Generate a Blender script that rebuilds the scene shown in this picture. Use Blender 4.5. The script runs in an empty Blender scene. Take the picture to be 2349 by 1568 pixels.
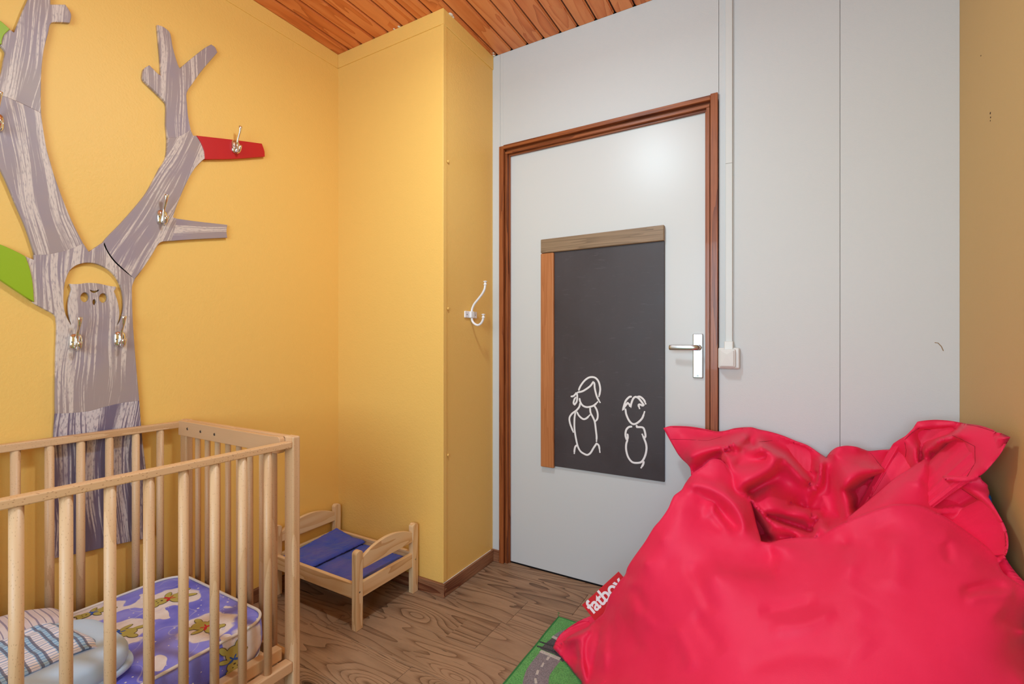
import bpy, bmesh, math, random
import numpy as np
from mathutils import Vector, Matrix, noise
random.seed(7)
PI = math.pi
SC = bpy.context.scene
COL = SC.collection

# ------------------------------------------------------------------ camera, world, lights, exposure
cam = bpy.data.cameras.new('camera')
cam.sensor_width = 36.0
cam.lens = 36.0 * 1084.0 / 2349.0
cam.clip_start = 0.02
camo = bpy.data.objects.new('camera', cam)
camo.location = (0, 0, 1.08)
camo.rotation_euler = (PI / 2, 0, math.radians(30.0))
COL.objects.link(camo)
SC.camera = camo

world = bpy.data.worlds.new('sky')
SC.world = world
world.use_nodes = True
wn = world.node_tree
wbg = wn.nodes['Background']
sky = wn.nodes.new('ShaderNodeTexSky')
sky.sky_type = 'NISHITA'
sky.sun_disc = False
sky.sun_elevation = math.radians(40)
sky.sun_rotation = math.radians(200)
wn.links.new(sky.outputs[0], wbg.inputs[0])
wbg.inputs[1].default_value = 0.25


def light(name, kind, loc, energy, color, rot=(0, 0, 0), **kw):
    d = bpy.data.lights.new(name, kind)
    d.energy = energy
    d.color = color
    for k, v in kw.items():
        setattr(d, k, v)
    o = bpy.data.objects.new(name, d)
    o.location = loc
    o.rotation_euler = rot
    COL.objects.link(o)
    return o


# the ceiling lamp above the middle of the room, the daylight of the window behind the camera
light('ceiling_lamp_light', 'AREA', (-0.72, 0.88, 2.34), 9.5, (0.715, 0.905, 1.0), shape='DISK', size=0.14)
light('ceiling_lamp_bulb', 'POINT', (-0.72, 0.88, 2.22), 14.0, (0.715, 0.895, 1.0), shadow_soft_size=0.06)
light('window_daylight', 'AREA', (-0.35, -1.28, 1.45), 47.0, (0.575, 0.81, 1.0), rot=(-PI / 2, 0, PI),
      shape='RECTANGLE', size=1.5, size_y=1.3)

SC.view_settings.view_transform = 'Standard'
SC.view_settings.look = 'None'
SC.view_settings.gamma = 1.0
SC.view_settings.use_curve_mapping = False
SC.view_settings.exposure = -0.03


# ------------------------------------------------------------------ material helpers
def lin(c):
    return tuple((x / 255 / 12.92) if x / 255 <= 0.04045 else ((x / 255 + 0.055) / 1.055) ** 2.4 for x in c) + (1.0,)


class NT:
    """A small helper to write node trees."""

    def __init__(self, name):
        self.m = bpy.data.materials.new(name)
        self.m.use_nodes = True
        self.t = self.m.node_tree
        self.t.nodes.clear()
        self.out = self.n('ShaderNodeOutputMaterial')
        self.b = self.n('ShaderNodeBsdfPrincipled')
        self.t.links.new(self.b.outputs[0], self.out.inputs[0])

    def n(self, kind, **kw):
        nd = self.t.nodes.new(kind)
        for k, v in kw.items():
            setattr(nd, k, v)
        return nd

    def put(self, sock, v):
        if isinstance(v, bpy.types.NodeSocket):
            self.t.links.new(v, sock)
        else:
            sock.default_value = v

    def math(self, op, a, b=0.0, c=None, clamp=False):
        nd = self.n('ShaderNodeMath', operation=op, use_clamp=clamp)
        self.put(nd.inputs[0], a)
        self.put(nd.inputs[1], b)
        if c is not None:
            self.put(nd.inputs[2], c)
        return nd.outputs[0]

    def vec(self, op, a, b=(0, 0, 0), scale=None):
        nd = self.n('ShaderNodeVectorMath', operation=op)
        self.put(nd.inputs[0], a)
        self.put(nd.inputs[1], b)
        if scale is not None:
            self.put(nd.inputs[3], scale)
        return nd.outputs[1] if op in ('DISTANCE', 'LENGTH', 'DOT_PRODUCT') else nd.outputs[0]

    def obj(self):
        return self.n('ShaderNodeTexCoord').outputs['Object']

    def rnd(self):
        return self.n('ShaderNodeObjectInfo').outputs['Random']

    def noise(self, v, scale, detail=2.0, rough=0.5, dist=0.0):
        nd = self.n('ShaderNodeTexNoise')
        self.put(nd.inputs['Vector'], v)
        nd.inputs['Scale'].default_value = scale
        nd.inputs['Detail'].default_value = detail
        nd.inputs['Roughness'].default_value = rough
        nd.inputs['Distortion'].default_value = dist
        return nd.outputs[0]

    def voro(self, v, scale, rand=1.0, out=0):
        nd = self.n('ShaderNodeTexVoronoi')
        self.put(nd.inputs['Vector'], v)
        nd.inputs['Scale'].default_value = scale
        nd.inputs['Randomness'].default_value = rand
        return nd.outputs[out]

    def ramp(self, v, stops, interp='LINEAR'):
        nd = self.n('ShaderNodeValToRGB')
        nd.color_ramp.interpolation = interp
        e = nd.color_ramp.elements
        while len(e) < len(stops):
            e.new(0.5)
        for el, (p, c) in zip(e, stops):
            el.position = p
            el.color = c if len(c) == 4 else lin(c)
        self.put(nd.inputs[0], v)
        return nd.outputs[0]

    def grey(self, v, a, b):
        nd = self.n('ShaderNodeMapRange')
        self.put(nd.inputs[0], v)
        nd.inputs[1].default_value = a
        nd.inputs[2].default_value = b
        return nd.outputs[0]

    def mix(self, f, a, b, mode='MIX'):
        nd = self.n('ShaderNodeMix', data_type='RGBA', blend_type=mode)
        self.put(nd.inputs[0], f)
        self.put(nd.inputs[6], a)
        self.put(nd.inputs[7], b)
        return nd.outputs[2]

    def bump(self, h, strength, dist=0.002):
        nd = self.n('ShaderNodeBump')
        nd.inputs['Strength'].default_value = strength
        nd.inputs['Distance'].default_value = dist
        self.put(nd.inputs['Height'], h)
        self.put(self.b.inputs['Normal'], nd.outputs[0])

    def done(self, color, rough=0.5, metal=0.0, spec=0.5, sheen=0.0, coat=0.0):
        self.put(self.b.inputs['Base Color'], color)
        self.put(self.b.inputs['Roughness'], rough)
        self.b.inputs['Metallic'].default_value = metal
        self.b.inputs['Specular IOR Level'].default_value = spec
        self.b.inputs['Sheen Weight'].default_value = sheen
        self.b.inputs['Coat Weight'].default_value = coat
        return self.m


def sep(t, v):
    nd = t.n('ShaderNodeSeparateXYZ')
    t.put(nd.inputs[0], v)
    return nd.outputs


def comb(t, x, y, z):
    nd = t.n('ShaderNodeCombineXYZ')
    for i, v in enumerate((x, y, z)):
        t.put(nd.inputs[i], v)
    return nd.outputs[0]


def plain(name, c, rough=0.5, metal=0.0, spec=0.5, bump=0.0, bscale=300.0, vary=0.0, coat=0.0):
    t = NT(name)
    v = t.obj()
    col = lin(c)
    if vary:
        n = t.noise(v, 3.0, 4.0)
        col = t.mix(t.math('MULTIPLY', t.grey(n, .3, .7), vary), lin(c), lin([x * .8 for x in c]))
    if bump:
        t.bump(t.noise(v, bscale, 3.0), bump)
    return t.done(col, rough, metal, spec, coat=coat)


def paint(name, c, rough=0.55, texture=0.35, scale=170.0):
    """Wall paint with a rough roller texture and barely visible stains."""
    t = NT(name)
    v = t.obj()
    st = t.grey(t.noise(v, 1.7, 5.0, .6), .35, .75)
    col = t.mix(t.math('MULTIPLY', st, .10), lin(c), lin([c[0] * .93, c[1] * .92, c[2] * .88]))
    h = t.math('ADD', t.noise(v, scale, 3.0, .6), t.math('MULTIPLY', t.noise(v, scale * .25, 2.0), .6))
    t.bump(h, texture, .0015)
    return t.done(col, rough, spec=.35)


_wood = {}


def wood(name, axis, dark, mid, light_, rings=9.0, along=1.2, across=9.0, contrast=1.0, knots=0.0, knot_c=(60, 35, 20),
         fibre=0.5, rough=0.45, flecks=0.0, fleck_c=(120, 70, 40), coat=0.0, blotch=0.0, spec=.4, cracks=0.0, sharp=2.2):
    key = (name, axis)
    if key in _wood:
        return _wood[key]
    t = NT(name + '_' + axis)
    o = t.obj()
    r = t.rnd()
    s = sep(t, o)
    L = {'x': 0, 'y': 1, 'z': 2}[axis]
    oth = [i for i in range(3) if i != L]
    p = comb(t, s[L], s[oth[0]], s[oth[1]])                       # x runs along the grain
    p = t.vec('ADD', p, comb(t, t.math('MULTIPLY', r, 53.0), t.math('MULTIPLY', r, 17.3), t.math('MULTIPLY', r, 7.7)))
    q = t.vec('MULTIPLY', p, (along, across, across))
    field = t.noise(q, 1.0, 2.0, .45)
    dark_k = None
    if knots:
        kv = t.n('ShaderNodeTexVoronoi')
        t.put(kv.inputs['Vector'], t.vec('MULTIPLY', p, (3.2 * knots, 9.0 * knots, 9.0 * knots)))
        kv.inputs['Scale'].default_value = 1.0
        dd = kv.outputs[0]
        pick = t.math('GREATER_THAN', sep(t, kv.outputs[1])[0], .62)
        hump = t.math('MULTIPLY', t.math('POWER', 2.718, t.math('MULTIPLY', dd, -5.0)), pick)
        field = t.math('ADD', field, t.math('MULTIPLY', hump, .55))
        dark_k = t.math('MULTIPLY', t.grey(dd, .13, .07), pick)
    ringv = t.math('ADD', t.math('MULTIPLY', field, rings), t.math('MULTIPLY', t.noise(q, 3.0, 3.0), .6))
    fr = t.math('FRACT', ringv)
    saw = t.math('MULTIPLY', t.math('POWER', fr, sharp), contrast)
    fib = t.noise(t.vec('MULTIPLY', p, (6.0, 260.0, 260.0)), 1.0, 3.0, .6)
    fibc = t.math('MULTIPLY', t.math('SUBTRACT', fib, .5), fibre)
    val = t.math('ADD', t.math('MULTIPLY', saw, .75), fibc)
    tone = t.math('ADD', val, t.math('MULTIPLY', t.math('SUBTRACT', r, .5), .30))
    col = t.ramp(tone, [(0.0, light_), (0.42, mid), (1.0, dark)])
    if blotch:
        bl = t.grey(t.noise(t.vec('MULTIPLY', p, (1.3, 5, 5)), 2.0, 4.0, .65), .42, .72)
        col = t.mix(t.math('MULTIPLY', bl, blotch), col, lin(dark))
    if cracks:
        cn = t.noise(t.vec('MULTIPLY', p, (4.0, 70.0, 70.0)), 1.0, 4.0, .7)
        cm = t.math('MULTIPLY', t.grey(cn, .64, .74), cracks)
        col = t.mix(cm, col, lin([x * .45 for x in dark]))
    if flecks:
        fv = t.n('ShaderNodeTexVoronoi')
        t.put(fv.inputs['Vector'], t.vec('MULTIPLY', p, (150, 420, 420)))
        fv.inputs['Scale'].default_value = 1.0
        fm = t.math('MULTIPLY', t.grey(fv.outputs[0], .30, .16),
                    t.math('GREATER_THAN', sep(t, fv.outputs[1])[0], .55))
        col = t.mix(t.math('MULTIPLY', fm, flecks), col, lin(fleck_c))
    if dark_k is not None:
        col = t.mix(t.math('MULTIPLY', dark_k, .9), col, lin(knot_c))
    t.bump(t.math('ADD', fib, saw), .12, .0006)
    _wood[key] = t.done(col, rough, spec=spec, coat=coat)
    return _wood[key]


def beech(axis):
    return wood('beech', axis, (168, 112, 72), (205, 158, 112), (224, 182, 138), rings=5.0, contrast=.5, fibre=.4,
                flecks=.4, fleck_c=(140, 84, 52), rough=.42)


def beech_plain(axis):
    return wood('beech_board', axis, (178, 122, 80), (206, 158, 112), (216, 172, 128), rings=3.0, contrast=.35, fibre=.25, rough=.45)


def beech_rail(axis):
    return wood('flecked_beech', axis, (172, 116, 76), (208, 160, 114), (222, 178, 132), rings=3.0, contrast=.35, fibre=.3,
                flecks=.9, fleck_c=(136, 82, 46), rough=.42)


def pine(axis):
    return wood('light_pine', axis, (190, 138, 84), (222, 180, 130), (232, 198, 152), rings=8.0, across=11.0, contrast=.9,
                fibre=.25, rough=.5)


def ceiling_pine(axis):
    return wood('varnished_ceiling_pine', axis, (160, 76, 34), (218, 122, 62), (234, 146, 84), rings=7.0, across=10.0, contrast=.8,
                knots=.9, knot_c=(70, 34, 18), fibre=.3, rough=.42, blotch=.25)


def mahogany(axis):
    return wood('dark_red_hardwood', axis, (58, 24, 10), (122, 60, 28), (158, 88, 46), rings=4.0, across=18.0, contrast=.7,
                fibre=1.7, rough=.38, coat=.15, cracks=.35)


def floor_wood(axis):
    return wood('brown_floor_wood', axis, (62, 42, 30), (138, 104, 77), (170, 135, 104), rings=19.0, along=.8, across=5.5, sharp=3.5,
                contrast=.95, knots=.9, knot_c=(52, 34, 24), fibre=1.0, rough=.5, blotch=.35, cracks=.9, spec=.35)


def skirting_wood(axis):
    return wood('worn_brown_skirting', axis, (64, 30, 16), (112, 58, 32), (164, 114, 80), rings=5.0, contrast=.6, fibre=1.2,
                rough=.55, blotch=.5, cracks=.8)


M = {}
M['yellow'] = paint('yellow_wall_paint', (244, 196, 106), .5, .5, 150.0)
M['white'] = paint('white_wall_paint', (208, 209, 208), .5, .22, 260.0)
M['tan'] = paint('tan_wall', (204, 170, 108), .55, .25, 200.0)  # right wall drawn in its own even tan, duller than the yellow
M['door_white'] = plain('white_door_lacquer', (210, 211, 209), .36, spec=.5, bump=.04, bscale=90)
M['gap'] = plain('dark_gap', (30, 22, 20), .9)
M['white_plastic'] = plain('white_plastic', (224, 223, 219), .35)
M['duct'] = plain('white_duct_plastic', (212, 213, 210), .4)
M['white_enamel'] = plain('white_enamel', (240, 238, 240), .28)
M['filler'] = plain('white_filler', (228, 214, 196), .8)
M['chrome'] = plain('polished_chrome', (228, 226, 224), .10, metal=1.0)
M['steel'] = plain('brushed_aluminium', (205, 212, 214), .32, metal=1.0)
M['screw'] = plain('screw_steel', (150, 148, 144), .3, metal=1.0)
M['hole'] = plain('dark_hole', (40, 28, 22), .9)
M['red_paint'] = plain('red_board_paint', (196, 22, 26), .42, bump=.08, bscale=200)
M['green_paint'] = plain('green_board_paint', (150, 180, 28), .42, bump=.08, bscale=200)
M['chalk'] = plain('white_chalk', (240, 236, 234), .9)


def tree_paint(name, base, pale, hue, dens):
    """Mauve-grey paint with combed pale wood-grain strokes that run along local y."""
    t = NT(name)
    o = t.obj()
    r = t.rnd()
    p = t.vec('ADD', o, comb(t, t.math('MULTIPLY', r, 9.0), t.math('MULTIPLY', r, 5.0), 0.0))
    s = sep(t, p)
    wob = t.noise(t.vec('MULTIPLY', p, (5.0, 1.6, 1.0)), 1.0, 2.0)
    xx = t.math('ADD', s[0], t.math('MULTIPLY', wob, .12))
    band = t.noise(comb(t, t.math('MULTIPLY', xx, 26.0), t.math('MULTIPLY', s[1], 1.2), 0.0), 1.0, 1.0)
    st = t.noise(comb(t, t.math('MULTIPLY', xx, 190.0), t.math('MULTIPLY', s[1], 3.5), 3.0), 1.0, 2.0, .55)
    fine = t.noise(comb(t, t.math('MULTIPLY', xx, 240.0), t.math('MULTIPLY', s[1], 60.0), 9.0), 1.0, 2.0)
    reg = t.noise(t.vec('MULTIPLY', p, (11.0, 4.0, 1.0)), 1.0, 3.0, .6)
    a = t.grey(t.math('ADD', st, t.math('MULTIPLY', t.math('SUBTRACT', band, .5), .9)), .50, .60)
    a = t.math('MULTIPLY', a, t.grey(reg, .36 - dens * .22, .56 - dens * .22))
    a = t.math('MULTIPLY', a, t.grey(fine, .25, .5))
    col = t.mix(t.grey(t.noise(p, 6.0, 3.0), .35, .7), lin(base), lin(hue))
    col = t.mix(t.math('MULTIPLY', a, .92), col, lin(pale))
    t.bump(a, .10, .0006)
    return t.done(col, .45, spec=.4)


M['bark'] = tree_paint('mauve_grey_bark_paint', (166, 147, 142), (220, 202, 190), (158, 141, 148), .85)
M['bark_base'] = tree_paint('dark_mauve_bark_paint', (122, 108, 126), (214, 200, 198), (112, 98, 120), .5)


# ------------------------------------------------------------------ object helpers
def tag(o, label, cat, group=None):
    o['label'] = label
    o['category'] = cat
    if group:
        o['group'] = group
    return o


def root(name, loc, label, cat, group=None):
    o = bpy.data.objects.new(name, None)
    o.empty_display_size = .05
    o.location = loc
    COL.objects.link(o)
    return tag(o, label, cat, group)


def wpos(o):
    v = Vector(o.location)
    p = o.parent
    while p:
        v += p.location
        p = p.parent
    return v


def link(name, me, mat, parent=None, loc=(0, 0, 0), label=None, smooth=False):
    """Link a mesh whose object sits at world position loc (parents are never rotated)."""
    o = bpy.data.objects.new(name, me)
    if mat:
        for mm in (mat if isinstance(mat, (list, tuple)) else [mat]):
            me.materials.append(mm)
    o.location = Vector(loc) - (wpos(parent) if parent else Vector())
    if parent:
        o.parent = parent
    if label:
        o['label'] = label
    if smooth:
        for p in me.polygons:
            p.use_smooth = True
    COL.objects.link(o)
    return o


def obj(name, bm, mat, parent=None, label=None, smooth=False, origin=None):
    """World-space bmesh -> object with its origin at the middle of its box."""
    if origin is None:
        xs = [v.co for v in bm.verts]
        lo = Vector((min(v.x for v in xs), min(v.y for v in xs), min(v.z for v in xs)))
        hi = Vector((max(v.x for v in xs), max(v.y for v in xs), max(v.z for v in xs)))
        origin = (lo + hi) / 2
    origin = Vector(origin)
    bmesh.ops.translate(bm, verts=bm.verts, vec=-origin)
    me = bpy.data.meshes.new(name)
    bm.to_mesh(me)
    bm.free()
    return link(name, me, mat, parent, origin, label, smooth)


def copy(o, name, parent, loc):
    c = o.copy()
    c.name = name
    c.parent = parent
    c.location = Vector(loc) - (wpos(parent) if parent else Vector())
    COL.objects.link(c)
    return c


def structure(o):
    o['kind'] = 'structure'
    return o


def box(x0, x1, y0, y1, z0, z1, bev=0.0, seg=1, bm=None):
    b = bmesh.new()
    bmesh.ops.create_cube(b, size=1.0)
    bmesh.ops.scale(b, vec=(x1 - x0, y1 - y0, z1 - z0), verts=b.verts)
    bmesh.ops.translate(b, vec=((x0 + x1) / 2, (y0 + y1) / 2, (z0 + z1) / 2), verts=b.verts)
    if bev:
        bmesh.ops.bevel(b, geom=b.edges[:], offset=bev, segments=seg, profile=.5, affect='EDGES', clamp_overlap=True)
    if bm is None:
        return b
    me = bpy.data.meshes.new('t')
    b.to_mesh(me)
    b.free()
    bm.from_mesh(me)
    bpy.data.meshes.remove(me)
    return bm


def join(*bms):
    r = bmesh.new()
    for b in bms:
        me = bpy.data.meshes.new('t')
        b.to_mesh(me)
        b.free()
        r.from_mesh(me)
        bpy.data.meshes.remove(me)
    return r


def tube(path, rad, n=12, closed_ends=True):
    """Round tube along a path; rad is a number, or one (or a pair) per point."""
    b = bmesh.new()
    pts = [Vector(p) for p in path]
    rings = []
    up = None
    for i, p in enumerate(pts):
        a = pts[max(i - 1, 0)]
        c = pts[min(i + 1, len(pts) - 1)]
        d = (c - a).normalized()
        if up is None:
            up = Vector((0, 0, 1)) if abs(d.z) < .9 else Vector((0, 1, 0))
        s = d.cross(up).normalized()
        up = s.cross(d).normalized()
        r = rad[i] if isinstance(rad, (list, tuple)) else rad
        rx, ry = r if isinstance(r, (list, tuple)) else (r, r)
        rings.append([b.verts.new(p + s * rx * math.cos(2 * PI * k / n) + up * ry * math.sin(2 * PI * k / n)) for k in range(n)])
    for A, B in zip(rings, rings[1:]):
        for k in range(n):
            b.faces.new((A[k], A[(k + 1) % n], B[(k + 1) % n], B[k]))
    if closed_ends:
        b.faces.new(list(reversed(rings[0])))
        b.faces.new(rings[-1])
    return b


def cyl(p, axis, r, h, n=16, r2=None, bev=0.0):
    """Cylinder starting at p, running h along axis ('x','y','z' or '-x'...)."""
    d = {'x': Vector((1, 0, 0)), 'y': Vector((0, 1, 0)), 'z': Vector((0, 0, 1))}[axis[-1]]
    if axis[0] == '-':
        d = -d
    p = Vector(p)
    r2 = r if r2 is None else r2
    if bev:
        return tube([p, p + d * (h - bev), p + d * h], [r, r2, max(r2 - bev, 1e-4)], n)
    return tube([p, p + d * h], [r, r2], n)


def spline(pts, sub=5, closed=False, corner=50):
    """Catmull-Rom through 2-D points, keeping sharp corners sharp."""
    n = len(pts)
    P = [Vector(p) for p in pts]
    out = []

    def is_corner(i):
        if not closed and i in (0, n - 1):
            return True
        a = (P[i] - P[i - 1])
        b = (P[(i + 1) % n] - P[i])
        return a.length < 1e-6 or b.length < 1e-6 or math.degrees(a.angle(b)) > corner
    cs = [is_corner(i) for i in range(n)]
    for i in range(n if closed else n - 1):
        p1, p2 = P[i], P[(i + 1) % n]
        p0 = P[i - 1] if not cs[i] else p1 * 2 - p2
        p3 = P[(i + 2) % n] if not cs[(i + 1) % n] else p2 * 2 - p1
        ln = (p2 - p1).length
        # limit the tangents so that long neighbours do not overshoot
        m1 = (p2 - p0) / 2
        m2 = (p3 - p1) / 2
        if m1.length > ln: m1 *= ln / m1.length
        if m2.length > ln: m2 *= ln / m2.length
        for k in range(sub):
            t = k / sub
            out.append(p1 * (2 * t**3 - 3 * t**2 + 1) + m1 * (t**3 - 2 * t**2 + t) + p2 * (-2 * t**3 + 3 * t**2) + m2 * (t**3 - t**2))
    if not closed:
        out.append(P[-1])
    return out


def plate(loops, depth, bevel=.001):
    """Flat plate (with holes) of the given thickness as a mesh in local xy, front at z = depth."""
    cu = bpy.data.curves.new('t', 'CURVE')
    cu.dimensions = '2D'
    cu.fill_mode = 'BOTH'
    cu.extrude = depth / 2 - bevel
    cu.bevel_depth = bevel
    cu.bevel_resolution = 1
    for L in loops:
        sp = cu.splines.new('POLY')
        sp.points.add(len(L) - 1)
        for q, p in zip(sp.points, L):
            q.co = (p[0], p[1], 0, 1)
        sp.use_cyclic_u = True
    o = bpy.data.objects.new('t', cu)
    COL.objects.link(o)
    dg = bpy.context.evaluated_depsgraph_get()
    me = bpy.data.meshes.new_from_object(o.evaluated_get(dg))
    bpy.data.objects.remove(o)
    bpy.data.curves.remove(cu)
    me.transform(Matrix.Translation((0, 0, depth / 2)))
    return me


def prism(poly, axis, a, b, bev=0.0):
    """Convex outline extruded along an axis. poly is in the two other axes, in xyz order."""
    bm = bmesh.new()

    def co(p, t):
        q = list(p)
        q.insert({'x': 0, 'y': 1, 'z': 2}[axis], t)
        return q
    A = [bm.verts.new(co(p, a)) for p in poly]
    B = [bm.verts.new(co(p, b)) for p in poly]
    bm.faces.new(A)
    bm.faces.new(list(reversed(B)))
    n = len(poly)
    for i in range(n):
        bm.faces.new((A[i], B[i], B[(i + 1) % n], A[(i + 1) % n]))
    bmesh.ops.recalc_face_normals(bm, faces=bm.faces)
    if bev:
        bmesh.ops.bevel(bm, geom=bm.edges[:], offset=bev, segments=2, profile=.5, affect='EDGES', clamp_overlap=True)
    return bm


# room dimensions
XL, XR, YB, YF, ZC = -1.91, 0.475, 1.985, -1.35, 2.495
CX1, CY0 = -1.257, 1.592              # boxed-in corner column

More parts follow.
